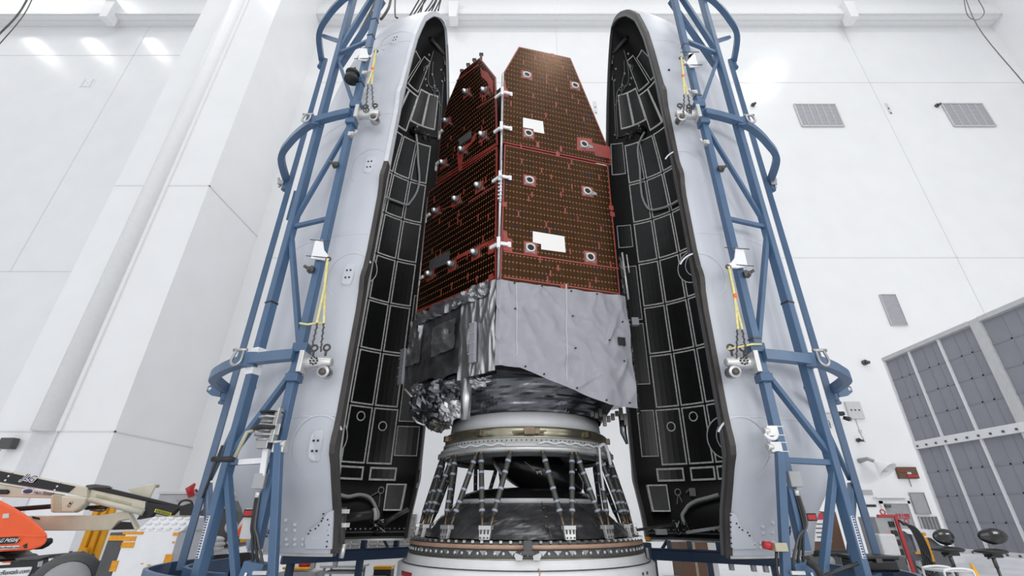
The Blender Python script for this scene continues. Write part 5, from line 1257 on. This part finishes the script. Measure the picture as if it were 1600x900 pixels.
b = MB(); b.span((a.x - .02, Y + .1, .1), (a.x + .04, Y + .2, .3)); b.build('leg', 'red', t)
Y = .5; a = atY(1372, 843, Y); b = MB(); b.box(a + Vector((.12, 0, -.08)), (.30, .18, .34)); bx = tag(b.build('plastic_box', 'lgrey', bevel=.03), 'pale grey plastic box by the foot of the tower beside the red cart', 'box'); 
b = MB(); b.span((a.x - .05, Y - .1, 0), (a.x + .3, Y + .1, a.z - .25)); tag(b.build('plastic_crate', 'dgrey', bevel=.02), 'dark grey crate carrying the pale plastic box beside the red cart', 'crate')
# black case standing by the tower base
Y = -1.75; a = atY(1330, 872, Y); c = atY(1396, 876, Y)
t = thing('tool_case', 'large black tool case resting on the tower base in front of the red cart', 'case', ((a.x + c.x) / 2, Y, 0))
b = MB(); b.span((a.x + .1, Y, .72), (c.x + .06, Y + .42, .86)); b.build('body', 'blackg', t, bevel=.03)
b = MB(); b.span((a.x + .08, Y - .02, .86), (c.x + .08, Y + .44, .905)); b.build('lid', 'black', t, bevel=.015)
b = MB(); b.span((a.x + .3, Y - .03, .83), (a.x + .38, Y, .88)); b.build('catch', 'dsteel', t)

# ---------------------------------------------------------------- two draughting stools
def stool(x, y, seat, label, turn):
    Y = .25; p = atY(x, y, Y); q = atY(*seat, Y)
    t = thing('stool', label, 'stool', (q.x, Y, 0), 'black swivel stools')
    b = MB(); rm = Matrix.Rotation(turn, 3, 'Z'); b.ball((0, 0, 0), 1, 14, (.24, .05, .125))
    b.v = [p + rm @ Vector((v.x, v.y + .12 * v.x * v.x * 4, v.z)) for v in b.v]; br_ = b.build('backrest', 'blackg', t)
    b = MB(); c_ = p + rm @ Vector((0, -.05, .05)); b.box(c_, (.07, .012, .02), rm); b.build('badge', 'lgrey', br_)
    b = MB(); b.ball((0, 0, 0), 1, 14, (.24, .21, .05)); b.v = [q + Vector((v.x, v.y, max(v.z, -.028) + .1 * v.x * v.x)) for v in b.v]; b.build('seat', 'black', t)
    b = MB(); b.tube([q + Vector((0, 0, -.04)), q + Vector((.0, 0, -.24))], .03, 10); b.tube([q + Vector((0, 0, -.2)), (q.x, Y, .22)], .022, 10); b.build('gas_lift', 'dsteel', t)
    b = MB(); b.box(q + Vector((.02, 0, -.06)), (.18, .16, .05)); b.bar(q + Vector((-.06, -.1, -.06)), q + Vector((-.22, -.14, -.09)), .02); b.build('mechanism', 'blackg', t)
    b = MB(); b.bar(q + Vector((.04, .12, -.05)), p + Vector((.03, .07, -.1)), .045, .015, (0, 1, 0)); b.build('back_support', 'grey', t)
    b = MB(); b.tube([(q.x + .2 * cos(k * pi / 12), Y + .2 * sin(k * pi / 12), .32) for k in range(25)], .012, 7); 
    for k in range(3): b.bar((q.x, Y, .32), (q.x + .2 * cos(k * 2.1), Y + .2 * sin(k * 2.1), .32), .015)
    b.build('foot_ring', 'steel', t)
    for k in range(5):
        a = 2 * pi * k / 5 + .3; e = Vector((q.x + .28 * cos(a), Y + .28 * sin(a), .07)); b = MB(); b.bar((q.x, Y, .2), e, .05, .035); b.build('base_arm', 'black', t)
        b = MB(); b.tube([e + Vector((-.02, 0, -.035)), e + Vector((.02, 0, -.035))], .035, 12); b.build('caster', 'dgrey', t)
stool(1477, 839, (1481, 859), 'black swivel stool in front of the grid vents', .25)
stool(1553, 838, (1548, 862), 'black swivel stool in front of the grey partition and plastic sheet', -.1)
# chrome step by the stools
Y = -.6; a = atY(1473, 890, Y); c = atY(1520, 890, Y)
b = MB(); b.tube(spline([(a.x, Y, 0), (a.x, Y, a.z - .1), (a.x + .06, Y, a.z), (c.x - .06, Y, a.z), (c.x, Y, a.z - .1), (c.x, Y, 0)], 5), .016, 8); b.tube(spline([(a.x, Y + .4, 0), (a.x, Y + .4, a.z - .1), (a.x + .06, Y + .4, a.z), (c.x - .06, Y + .4, a.z), (c.x, Y + .4, a.z - .1), (c.x, Y + .4, 0)], 5), .016, 8)
for k in range(3): z = a.z * (.3 + .33 * k); b.bar((a.x, Y, z), (a.x, Y + .4, z), .02); b.bar((c.x, Y, z), (c.x, Y + .4, z), .02)
t = thing('step_frame', 'low white tubular step frame in front of the black stools', 'step', ((a.x + c.x) / 2, Y, 0)); b.build('frame', 'white', t)
b = MB(); b.span((a.x, Y - .01, a.z - .03), (c.x, Y + .42, a.z - .01)); b.build('tread_plate', 'lgrey', t)
b = MB(); p = atY(1521, 890, -.4); b.tube([p + Vector((0, 0, .08)), p + Vector((.02, 0, -.2)), (p.x + .02, p.y, .0)], [.02, .05, .06], 12); tag(b.build('yellow_marker', 'yellow'), 'small yellow pointed marker on the floor by the plastic sheet', 'marker')

# ================================================================== BOOM LIFT
YB = .55
lift = thing('boom_lift', 'orange and cream boom lift with a folded boom and black tyre', 'boom lift', (atY(60, 900, YB).x, YB, 0))
def loft(name, pts, y0, y1, dx, m, parent=lift, bevel=.012):
    n = len(pts); b = MB(); A = [atY(x, y, y0) for x, y in pts]; B = [atY(x - dx, y - (y - 803) * .04, y1) for x, y in pts]
    b.add(A + B, [list(range(n)), [n + i for i in range(n)][::-1]] + [(i, n + i, n + (i + 1) % n, (i + 1) % n) for i in range(n)]); return b.build(name, m, parent, bevel=bevel)
def plate(name, pts, y0, y1, m, parent=lift, bevel=.012, label=None):
    b = MB(); P_ = [atY(x, y, (y0 + y1) / 2) for x, y in pts]; b.prism([Vector((p.x, y0, p.z)) for p in P_], (0, y1 - y0, 0)); return b.build(name, m, parent, bevel=bevel, label=label)
ub = plate('upper_boom', [(-14, 730), (120, 758), (141, 762), (141, 777), (106, 770.5), (-14, 752)], .35, .50, 'cream')
plate('boom_decal', [(-14, 733), (118, 760), (107, 769.8), (-14, 751)], .335, .352, 'blackg', ub, 0)
p0 = atY(33, 749, .33); p1 = atY(64, 757, .33); xd = p1 - p0
text('JLG', 'boom_lettering', .16, p0 + Vector((.02, 0, .0)), xd, (0.12, 0, 1), 'white', ub, .012, .35, fat=.013)
text('JLG', 'boom_lettering', .16, p0 + Vector((.02, 0, .0)), xd, (0.12, 0, 1), 'inkb', ub, .016, .35)
for x, y in ((13, 744), (8, 750.5), (18, 737.5), (93, 753.5), (89, 760), (85, 766)):
    b = MB(); c_ = atY(x, y, .33); b.cyl(c_, c_ + Vector((0, .02, 0)), .018, 10); b.build('boom_bolt', 'white', ub)
lb_ = plate('lower_boom', [(-14, 754), (100, 773), (84, 779), (-14, 776)], .40, .50, 'cream')
plate('decal_plate', [(34, 765), (44, 762), (88, 773.5), (34, 771.5)], .385, .402, 'white', lb_, 0)
c_ = atY(43, 767.5, .37); b = MB(); b.ball(c_, .07, 10, (1.2, .08, .5)); b.build('decal_badge', 'inkb', lb_)
text('Herc Rentals', 'boom_lettering', .075, atY(51.5, 771.5, .37), atY(90, 774.5, .37) - atY(52, 771.5, .37), (0, 0, 1), 'ink', lb_, .008, .3)
plate('boom_cylinder', [(-14, 764), (13, 765), (15, 769), (12, 772), (-14, 772)], .36, .42, 'blackg')
plate('knuckle', [(84, 773), (141, 777), (136, 788), (128, 796), (118, 801), (84, 801)], .30, .45, 'cream', bevel=.03)
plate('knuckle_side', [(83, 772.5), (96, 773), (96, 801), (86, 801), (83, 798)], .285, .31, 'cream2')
for x, y in ((108, 789), (111, 785)): b = MB(); c_ = atY(x, y, .29); b.cyl(c_, c_ + Vector((0, .03, 0)), .035, 10); b.build('knuckle_pin', 'cream2', lift)
plate('lift_cylinder', [(20, 792), (80, 787.5), (82, 790), (80, 795), (27, 799)], .5, .56, 'blackg', bevel=.02)
plate('lift_cylinder', [(133, 790), (165, 789), (172, 792), (165, 796), (133, 797)], .5, .56, 'blackg', bevel=.02)
b = MB(); b.tube([atY(158, 796, .45), atY(170, 787, .45), atY(176, 785, .45)], .02, 7); b.tube([atY(141, 797, .45), atY(160, 799, .45), atY(166, 796, .45)], .014, 7); b.build('hydraulic_hose', 'dgrey', lift)
lk = plate('link_bar', [(40, 806), (160, 805), (203, 798), (219, 828), (213, 828), (205, 811), (188, 814), (176, 828), (150, 829), (40, 829)], .42, .52, 'cream')
plate('link_label', [(50, 806.5), (62, 809), (62, 812), (52, 810)], .408, .422, 'ink', lk, 0)
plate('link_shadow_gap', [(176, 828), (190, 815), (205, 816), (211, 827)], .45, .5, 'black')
plate('jib_boom', [(146, 764), (234, 784), (228, 799), (144, 777)], .42, .54, 'cream')
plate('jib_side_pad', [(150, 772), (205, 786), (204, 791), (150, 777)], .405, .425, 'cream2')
b = MB(); b.tube([atY(141, 780, .36), atY(224, 801, .36)], .05, 12); b.build('jib_rod', 'cream', lift)
plate('jib_top_rail', [(139, 760), (160, 760), (284, 790), (284, 795), (140, 764)], .4, .48, 'blackg')
plate('hose_cover', [(136, 758), (150, 756.5), (170, 759), (176, 763), (150, 763), (136, 766)], .38, .46, 'dgrey', bevel=.02)
plate('jib_bracket', [(200, 764), (243, 755), (244, 758), (235, 777), (232, 783), (215, 778)], .56, .60, 'cream', label='cream triangular bracket')
b = MB(); c_ = atY(240, 759, .6); b.cyl(c_, c_ + Vector((0, .12, 0)), .03, 10); b.build('bracket_pin', 'cream2', lift)
plate('jib_head', [(230, 784), (283, 793), (268, 808), (243, 802), (238, 808), (216, 812), (222, 803), (229, 800)], .38, .48, 'black')
wl_ = plate('warning_label', [(243.5, 795), (268.5, 801.5), (266, 806.5), (241.5, 800)], .365, .385, 'lemon', bevel=0)
b = MB()
for k in range(9): c_ = atY(244.5 + 2.5 * k, 798.2 + .65 * k, .362); b.box(c_, (.012, .012, .045))
b.build('label_marks', 'ink', wl_)
b = MB(); c_ = atY(288, 790, .45); b.tube([c_ + Vector((.12 * cos(k * pi / 12), .02, .07 * sin(k * pi / 12) + .02)) for k in range(25)], .018, 7); b.build('console_ring', 'black', lift)
plate('platform_console', [(283, 791), (300, 786), (305, 815), (290, 818), (283, 806)], .4, .5, 'black')
b = MB(); b.tube([atY(296, 815, .4), atY(303, 840, .4), atY(306, 868, .4)], .03, 8); b.tube([atY(302, 812, .4), atY(311, 842, .4), atY(316, 868, .4)], .025, 8); b.build('platform_strut', 'black', lift)
# hood
def hood(u, v):
    return None
hp_ = [(-14, 777), (0, 781), (18, 790), (40, 803), (62, 821), (74, 834), (75, 845), (66, 855), (48, 860), (-14, 863)]
hd = loft('hood', hp_, -.45, .9, 22, 'orange', bevel=.05)
hd.modifiers['bevel'].segments = 4
plate('hood_crease', [(-14, 837), (30, 834), (60, 836), (73, 838), (60, 840), (30, 838), (-14, 841)], -.462, -.44, 'orange', hd, .006)
plate('hood_bumper', [(74, 840), (77, 842), (77, 848), (70, 854), (60, 859), (58, 857), (68, 850)], -.40, -.25, 'black', bevel=.015)
plate('model_plate', [(-14, 841), (26, 839), (30, 841.5), (30, 845), (25, 849), (-14, 851)], -.47, -.445, 'blackg', hd, 0)
pz = atY(28, 846.3, -.475); text('JLG P450AJ', 'hood_lettering', .072, pz, pz - atY(-13, 848.0, -.475), (0, 0, 1), 'white', hd, .006, .4, 'RIGHT')
plate('web_plate', [(-14, 854), (31, 852.5), (29, 857), (-14, 859.5)], -.47, -.45, 'white', hd, 0)
pz = atY(29, 856.4, -.475); text('HercRentals.com', 'hood_lettering', .046, pz, pz - atY(-19, 858.6, -.475), (0, 0, 1), 'ink', hd, .006, .3, 'RIGHT')
plate('hood_tag', [(5, 803), (14, 802), (14, 809), (4, 810)], -.46, -.45, 'lgrey', hd, 0); plate('hood_hole', [(36, 852), (42, 849), (42, 856), (38, 857)], -.46, -.45, 'ink', hd, 0)
ch = loft('chassis', [(-14, 878), (48, 874), (76, 872), (76, 905), (-14, 930)], -.42, 1.0, 10, 'blackg')
plate('chassis_plate', [(-14, 889), (50, 885.5), (50, 888), (45, 898), (40, 903), (-14, 910)], -.436, -.418, 'white', ch, 0)
pz = atY(45, 894.8, -.44); text('HercRentals.com', 'chassis_lettering', .085, pz, pz - atY(-28, 901.0, -.44), (0, 0, 1), 'ink', ch, .006, .3, 'RIGHT')
plate('warning_plate', [(-14, 879), (17, 877.5), (16, 882), (-14, 884)], -.436, -.418, 'white', ch, 0); plate('warning_strip', [(4, 878), (17, 877.5), (16.5, 879.5), (4, 880)], -.44, -.43, 'orange2', ch, 0)
plate('chassis_tag', [(60, 878), (68, 876), (66, 885), (59, 886)], -.436, -.418, 'grey', ch, 0)
plate('fender', [(40, 871), (58, 868.5), (90, 865), (93, 866.5), (91, 869), (75, 873), (42, 874.5)], -.46, -.1, 'dgrey', bevel=.015)
plate('turret', [(-14, 862), (6, 862), (4, 878), (-14, 880)], 0, .8, 'black'); plate('swing_gear', [(6, 868), (20, 865), (32, 867), (38, 872), (8, 872)], .1, .7, 'dgrey')
wc = Vector((atY(104, 905, -.32).x, -.32, .43)); wn = Vector((sin(radians(38)), -cos(radians(38)), 0))
def wheel(name, c, r, w, m1, m2, n):
    b = MB(); b.tube([c - n * w / 2, c - n * w * .38, c + n * w * .38, c + n * w / 2, c + n * w * .5, c + n * w * .2], [r * .92, r, r, r * .92, r * .74, r * .72], 40); wb = b.build(name, m1, lift)
    b = MB(); b.tube([c + n * w * .22, c + n * w * .50, c + n * w * .52, c + n * w * .50], [r * .71, r * .71, r * .69, r * .64], 32, cap=False); b.tube([c + n * w * .21, c + n * w * .26], [r * .70, r * .66], 32); b.tube([c + n * w * .24, c + n * w * .45], [r * .34, r * .28], 20); b.build('rim', m2, wb)
    b = MB(); x = Vector((n.y, -n.x, 0)).normalized()
    for k in range(9): a = 2 * pi * k / 9; q = c + (x * cos(a) + Vector((0, 0, 1)) * sin(a)) * r * .2 + n * w * .40; b.cyl(q, q + n * .03, .018, 6)
    b.build('hub_bolts', 'black', wb)
    for k in range(18):
        a = 2 * pi * k / 18; q = c + (x * cos(a) + Vector((0, 0, 1)) * sin(a)) * r; tb = MB(); tb.box(q + n * w * .18 * (1 if k % 2 else -1), (.035, .035, w * .42), (Matrix((x * cos(a) + Vector((0, 0, 1)) * sin(a), (x * -sin(a) + Vector((0, 0, 1)) * cos(a)), n))).transposed()); tb.build('tread_block', m1, wb)
wheel('tyre', wc, .43, .30, 'dgrey', 'grey', wn)
wheel('tyre', Vector((wc.x - 2.3, .95, .43)), .43, .32, 'dgrey', 'grey', wn)

# ---------------------------------------------------------------- yellow mast behind the cabinet
Y = 2.6; t0 = atY(136, 835, Y); t1 = atY(160, 835, Y)
t = thing('mast_lift', 'yellow upright mast behind the cream boom and beside the white cabinet', 'mast', ((t0.x + t1.x) / 2, Y, 0))
for k in range(3):
    x = t0.x + (t1.x - t0.x) * (.1 + .4 * k); b = MB(); b.span((x - .06, Y - .05 + .05 * k, .05), (x + .06, Y + .12, 1.75)); b.build('mast_section', 'yellow', t, bevel=.008)
b = MB(); b.span((t0.x - .15, Y - .3, 0), (t1.x + .2, Y + .4, .12)); b.build('base', 'dgrey', t)
b = MB(); b.span((t0.x + .03, Y - .12, .62), (t0.x + .2, Y - .04, .75)); b.build('bracket', 'yellow', t)
# white cabinet with ochre tape
Y = -.55; a = atY(197, 831, Y); c = atY(279, 831, Y); zt_c = a.z
t = thing('white_cabinet', 'white cabinet marked with ochre tape standing in front of the boom lift', 'cabinet', ((a.x + c.x) / 2, Y, 0))
b = MB(); b.span((a.x, Y, .46), (c.x, Y + .8, zt_c)); b.build('body', 'white', t, bevel=.012)
b = MB(); b.span((a.x - .26, Y + .02, .42), (a.x - .02, Y + .78, zt_c - .01)); b.build('side_panel', 'dgrey', t, bevel=.01)
b = MB(); b.prism([(a.x + .12, Y + .02, zt_c), (a.x + .12, Y + .30, zt_c + .20), (a.x + .12, Y + .75, zt_c + .22), (a.x + .12, Y + .78, zt_c)], (c.x - a.x - .1, 0, 0)); b.build('tray', 'white', t, bevel=.02)
for i in range(5):
    for j in range(3):
        b = MB(); x = a.x + .2 + (c.x - a.x - .28) * i / 4; b.ball((x, Y + .06 + .1 * j, zt_c + .045 + .07 * j), .042, 8, (1.2, .8, .6)); b.build('tray_cup', 'white', t)
b = MB(); b.span((a.x + .4, Y + .34, zt_c + .2), (c.x - .05, Y + .46, zt_c + .23)); b.build('tray_strip', 'tan', t)
def tape_(x0, y0, x1, y1, m='ytape'):
    p = atY(x0, y0, Y - .006); q = atY(x1, y1, Y - .006); b = MB(); b.span((p.x, Y - .010, q.z), (q.x, Y + .001, p.z)); b.build('tape_strip', m, t)
tape_(193, 830.5, 223, 835); tape_(194, 838, 211, 845.5); tape_(191, 847.5, 208, 856); tape_(271, 832, 279, 837); tape_(269.5, 846, 272, 849); tape_(176, 876, 180, 893); tape_(259, 866, 263, 893); tape_(230, 882, 235, 884); tape_(220, 880, 223, 881.5)
b = MB(); b.span((a.x - .24, Y - .0, zt_c - .12), (a.x, Y + .03, zt_c - .05)); b.build('tape_strip', 'ytape', t)
for x in (a.x + .1, c.x - .1):
    for yy in (Y + .1, Y + .7): b = MB(); b.span((x - .04, yy - .04, 0), (x + .04, yy + .04, .47)); b.build('leg', 'black', t)
b = MB(); b.span((a.x, Y + .05, .30), (c.x, Y + .75, .36)); b.build('shelf', 'dgrey', t)
# grey container behind
Y = 4.4; a = atY(249, 772, Y); c = atY(330, 772, Y)
t = thing('grey_container', 'large plain grey container behind the boom lift head', 'container', ((a.x + c.x) / 2, Y, 0))
b = MB(); b.span((a.x, Y, 0), (c.x, Y + 1.5, a.z)); b.build('box', 'louvre', t, bevel=.02)
b = MB(); b.span((a.x - .03, Y - .03, a.z), (c.x + .03, Y + 1.5, a.z + .06)); b.build('lid', 'lgrey', t)
b = MB(); b.span((a.x + .5, Y - .03, a.z - .16), (c.x - .2, Y, a.z - .13)); b.build('handle_rail', 'grey', t)
p = atY(302, 765, Y - .2); b = MB(); b.tube([p + Vector((.0, 0, .14)), p + Vector((-.1, 0, .02)), p + Vector((0, 0, -.16))], [.03, .1, .07], 12); b.tube([(p.x, p.y + .1, p.z), (p.x, Y + .1, a.z)], .03, 8); tag(b.build('red_bell', 'red'), 'small red bell shaped fitting above the grey container', 'bell')

# ---------------------------------------------------------------- tug seen between the tower legs
Y = 2.4
t = thing('tow_tractor', 'dark tow tractor with orange parts between the tower legs near the boom lift', 'tractor', (atY(365, 850, Y).x, Y, 0))
def tp(name, pts, y0, y1, m, bevel=.012): return plate(name, pts, y0, y1, m, t, bevel)
tp('body', [(338, 800), (352, 785), (384, 783), (393, 800), (393, 850), (338, 860)], Y, Y + 1.2, 'dgrey'); tp('cowl', [(346, 786), (372, 784), (378, 795), (346, 797)], Y - .1, Y + 1, 'grey')
tp('roll_bar', [(348, 786), (354, 766), (358, 766), (352, 787)], Y - .1, Y, 'orange'); tp('side_cover', [(374, 828), (386, 812), (391, 813), (389, 826), (380, 836), (374, 838)], Y - .15, Y, 'orange')
tp('white_stripe', [(354, 848), (383, 806), (386, 810), (358, 852)], Y - .06, Y - .02, 'white', 0); tp('bumper', [(330, 868), (400, 862), (400, 880), (330, 884)], Y - .2, Y + .2, 'black'); tp('yellow_block', [(378, 838), (384, 836), (384, 846), (378, 848)], Y - .2, Y - .05, 'yellow')
b = MB(); c_ = atY(361, 823, Y - .1); b.ball(c_, .13, 8, (1, .7, 1)); b.build('gauge', 'alu', t)
for k, (x, y) in enumerate(((337, 843), (338, 850), (336, 857))): b = MB(); b.ball(atY(x, y, Y - .3), .12, 8, (1.5, 1, .55)); b.build('cushion', 'lgrey', t)
for x in (345, 388): b = MB(); c_ = atY(x, 880, Y); c_.z = .3; b.tube([c_ + Vector((0, -.1, 0)), c_ + Vector((0, .15, 0))], .3, 24); b.build('wheel', 'black', t)
# switch panels hung between the tower posts
for (x0, y0, x1, y1, rx, ry, lab, k) in ((385, 794, 404, 842, 391, 802, 'grey switch panel with a red switch hung on the tower by the boom lift', 0), (1243, 800, 1262, 830, 1265, 808, 'grey switch panel with a red switch hung on the tower by the red cart', 0)):
    Y = -2.9; a = atY(x0, y0, Y); c = atY(x1, y1, Y)
    t = thing('switch_panel', lab, 'switch panel', ((a.x + c.x) / 2, Y, c.z)); b = MB(); b.span((a.x, Y, c.z), (c.x, Y + .03, a.z)); b.build('plate', 'lgrey', t)
    p = atY(rx, ry, Y - .02); b = MB(); b.box(p, (.13, .06, .08)); b.build('switch_box', 'black', t, bevel=.006); b = MB(); b.box(p + Vector((0, -.035, 0)), (.09, .02, .05)); b.build('switch', 'red', t)

# ---------------------------------------------------------------- cardboard and notices beyond the right tower
Y = 3.2; a = atY(1262, 845, Y); c = atY(1318, 845, Y)
t = thing('cardboard_crate', 'brown cardboard crate covered with white printed notices behind the tower', 'crate', ((a.x + c.x) / 2, Y, 0))
b = MB(); b.span((a.x, Y, 0), (c.x, Y + 1, 1.45)); b.build('box', 'brown', t)
for (x0, y0, x1, y1) in ((1264, 812, 1300, 846), (1273, 797, 1284, 810)):
    p = atY(x0, y0, Y - .01); q = atY(x1, y1, Y - .01); b = MB(); b.span((p.x, Y - .02, q.z), (q.x, Y, p.z)); nb = b.build('notice', 'white', t)
    b = MB()
    for k in range(4): z = p.z - (p.z - q.z) * (.2 + .2 * k); b.span((p.x + .08, Y - .026, z - .012), (p.x + .08 + (q.x - p.x) * (.7 if k % 2 else .5), Y - .019, z + .012))
    b.build('notice_print', 'dgrey', nb)
b = MB(); p = atY(1276, 803, Y - .03); b.span((p.x, Y - .03, p.z - .12), (p.x + .14, Y - .02, p.z + .02)); b.build('notice_badge', 'redtape', t)
Y = 4.2; a = atY(1056, 810, Y); c = atY(1111, 885, Y)
t = thing('cardboard_box', 'tall brown cardboard box seen under the fairing half by the cardboard crate', 'box', ((a.x + c.x) / 2, Y, 0)); b = MB(); b.span((a.x, Y, 0), (c.x, Y + .8, 1.35)); b.build('box', 'brown', t)
b = MB(); b.span((c.x - .005, Y - .01, 0), (c.x + .18, Y + .6, 1.36)); b.build('pale_edge', 'lgrey', t); b = MB(); b.span(((a.x + c.x) / 2 - .03, Y - .006, 0), ((a.x + c.x) / 2 + .03, Y, 1.35)); b.build('packing_tape', 'tan', t)

# ---------------------------------------------------------------- dark blue tie beams at the foot of the fairing halves
def beam(side):
    L = side == 'L'
    z = .70
    p, q = (atZ(440, 873, z), atZ(668, 862, z)) if L else (atZ(1222, 876, z), atZ(1008, 866, z))
    t = thing('tie_beam', 'dark blue tie beam on props running under the fairing half by the %s' % ('boom lift' if L else 'red cart'), 'beam', ((p.x + q.x) / 2, (p.y + q.y) / 2, 0), 'dark blue tie beams')
    d = (q - p).normalized()
    b = MB(); b.bar(p, q, .14, .17); b.build('beam', 'navy', t, bevel=.008)
    b = MB(); b.bar(p + Vector((0, 0, .10)), q + Vector((0, 0, .10)), .18, .02); b.build('top_plate', 'navy', t)
    for f in (.06, .5, .93): c_ = p.lerp(q, f); b = MB(); b.bar((c_.x, c_.y, 0), (c_.x, c_.y, z - .08), .1); b.build('prop', 'navy', t)
    for f in ((.5, .74, .9) if L else (.4, .78, .62)):
        c_ = p.lerp(q, f); b = MB(); b.bar(c_ + Vector((0, .1, .1)), c_ + Vector((.0, .1, .24)), .085); b.build('upright', 'navy', t)
    c_ = p.lerp(q, .68 if L else .84); b = MB(); b.bar(c_ + Vector((0, .1, .1)), c_ + Vector((-.1 if L else .12, .1, .24)), .05); b.build('stay', 'navy', t)
    b = MB(); b.box(q + Vector((0, -.05, .02)), (.2, .25, .36)); b.build('end_block', 'navy', t, bevel=.01)
    b = MB(); b.tube([q + Vector((0, -.2, .12)), q + Vector((.02, -.22, -.35))], .03, 10); b.build('end_rod', 'alu', t)
    b = MB(); b.tube([q + Vector((.05, -.15, .22)), q + Vector((.05, -.15, .30))], .05, 12); b.build('end_cap', 'ytape' if not L else 'dgrey', t)
    for f in ((.34, .2) if L else (.12, .2, .35)): c_ = p.lerp(q, f); b = MB(); b.box(c_ + Vector((0, -.02, -.13)), (.06, .1, .1)); b.build('foot_clamp', 'lgrey', t)
    return t
beam('L'); beam('R')
# low trolley, straps and small kit on the floor under the left half
z = .46; p = atZ(500, 884, z); q = atZ(566, 884, z)
t = thing('low_trolley', 'low grey metal trolley on the floor under the fairing half near the stand', 'trolley', ((p.x + q.x) / 2, p.y, 0))
b = MB(); b.span((p.x, p.y, z - .04), (q.x, p.y + .5, z)); b.build('deck', 'lgrey', t); b = MB(); b.span((p.x + .1, p.y - .02, z - .14), (q.x - .1, p.y + .48, z - .1)); b.build('under_rail', 'grey', t)
for x in (p.x + .08, q.x - .08):
    for yy in (p.y + .05, p.y + .45): b = MB(); b.span((x - .02, yy - .02, .1), (x + .02, yy + .02, z - .04)); b.build('leg', 'grey', t); b = MB(); b.tube([(x - .02, yy, .06), (x + .02, yy, .06)], .06, 12); b.build('wheel', 'black', t)
rs = random.Random(9)
z = .36; c_ = atZ(468, 890, z)
t = thing('strap_box', 'open grey box heaped with yellow straps on the floor by the tower foot', 'box', (c_.x, c_.y, 0)); b = MB(); b.span((c_.x - .35, c_.y - .15, 0), (c_.x + .4, c_.y + .3, .33)); b.build('box', 'grey', t)
for k in range(4): b = MB(); b.tube(spline([c_ + Vector((rs.uniform(-.35, .35), rs.uniform(-.1, .2), .02)) for _ in range(5)], 5), .025, 7); b.build('strap', 'yellow', t)
b = MB(); b.ball(c_ + Vector((.05, .1, .08)), .1, 8, (1.3, .8, .7)); b.build('red_strap', 'red', t)
z = .42; c_ = atZ(600, 884, z); t = thing('yellow_caddy', 'small black and yellow wheeled caddy on the floor beside the white stand', 'caddy', (c_.x, c_.y, 0))
b = MB(); b.span((c_.x - .18, c_.y - .1, .12), (c_.x + .18, c_.y + .2, .36)); b.build('body', 'black', t, bevel=.01); b = MB(); b.span((c_.x - .19, c_.y - .11, .36), (c_.x + .19, c_.y + .21, .42)); b.build('tray', 'yellow', t, bevel=.01)
for x in (-.13, .13): b = MB(); b.tube([(c_.x + x, c_.y - .06, .07), (c_.x + x, c_.y - .01, .07)], .07, 12); b.build('wheel', 'dgrey', t)
z = .55; c_ = atZ(636, 876, z); t = thing('red_valve', 'small red valve fitting on a pipe beside the white stand', 'valve', (c_.x, c_.y, 0)); b = MB(); b.tube([(c_.x, c_.y, 0), (c_.x, c_.y, z)], .03, 10); b.build('pipe', 'alu', t); b = MB(); b.ball((c_.x, c_.y, z), .09, 8); b.build('valve_body', 'red', t)

# dark hydraulic unit between the tower by the red cart and the cardboard crate
Y = 1.1; a = atY(1262, 862, Y); c = atY(1348, 862, Y)
t = thing('hydraulic_unit', 'low black hydraulic unit with pipes between the tower legs and the cardboard crate', 'hydraulic unit', ((a.x + c.x) / 2, Y, 0))
b = MB(); b.span((a.x, Y, .1), (c.x, Y + .6, a.z - .06)); b.build('body', 'dgrey', t, bevel=.015)
for k in range(4): b = MB(); z_ = a.z - .05 + .03 * (k % 2); b.tube([(a.x + .1, Y + .1 * k, z_), ((a.x + c.x) / 2, Y + .1 * k - .03, z_ + .02), (c.x - .1, Y + .1 * k, z_)], .03, 10); b.build('pipe', 'black', t)
for x in (a.x + .35, c.x - .3): b = MB(); b.tube([(x, Y - .05, .62), (x, Y + .02, .62)], .085, 20); b.build('gauge', 'grey', t)
for x in (a.x + .1, c.x - .1): b = MB(); b.tube([(x - .03, Y + .3, .06), (x + .03, Y + .3, .06)], .06, 12); b.build('wheel', 'black', t)
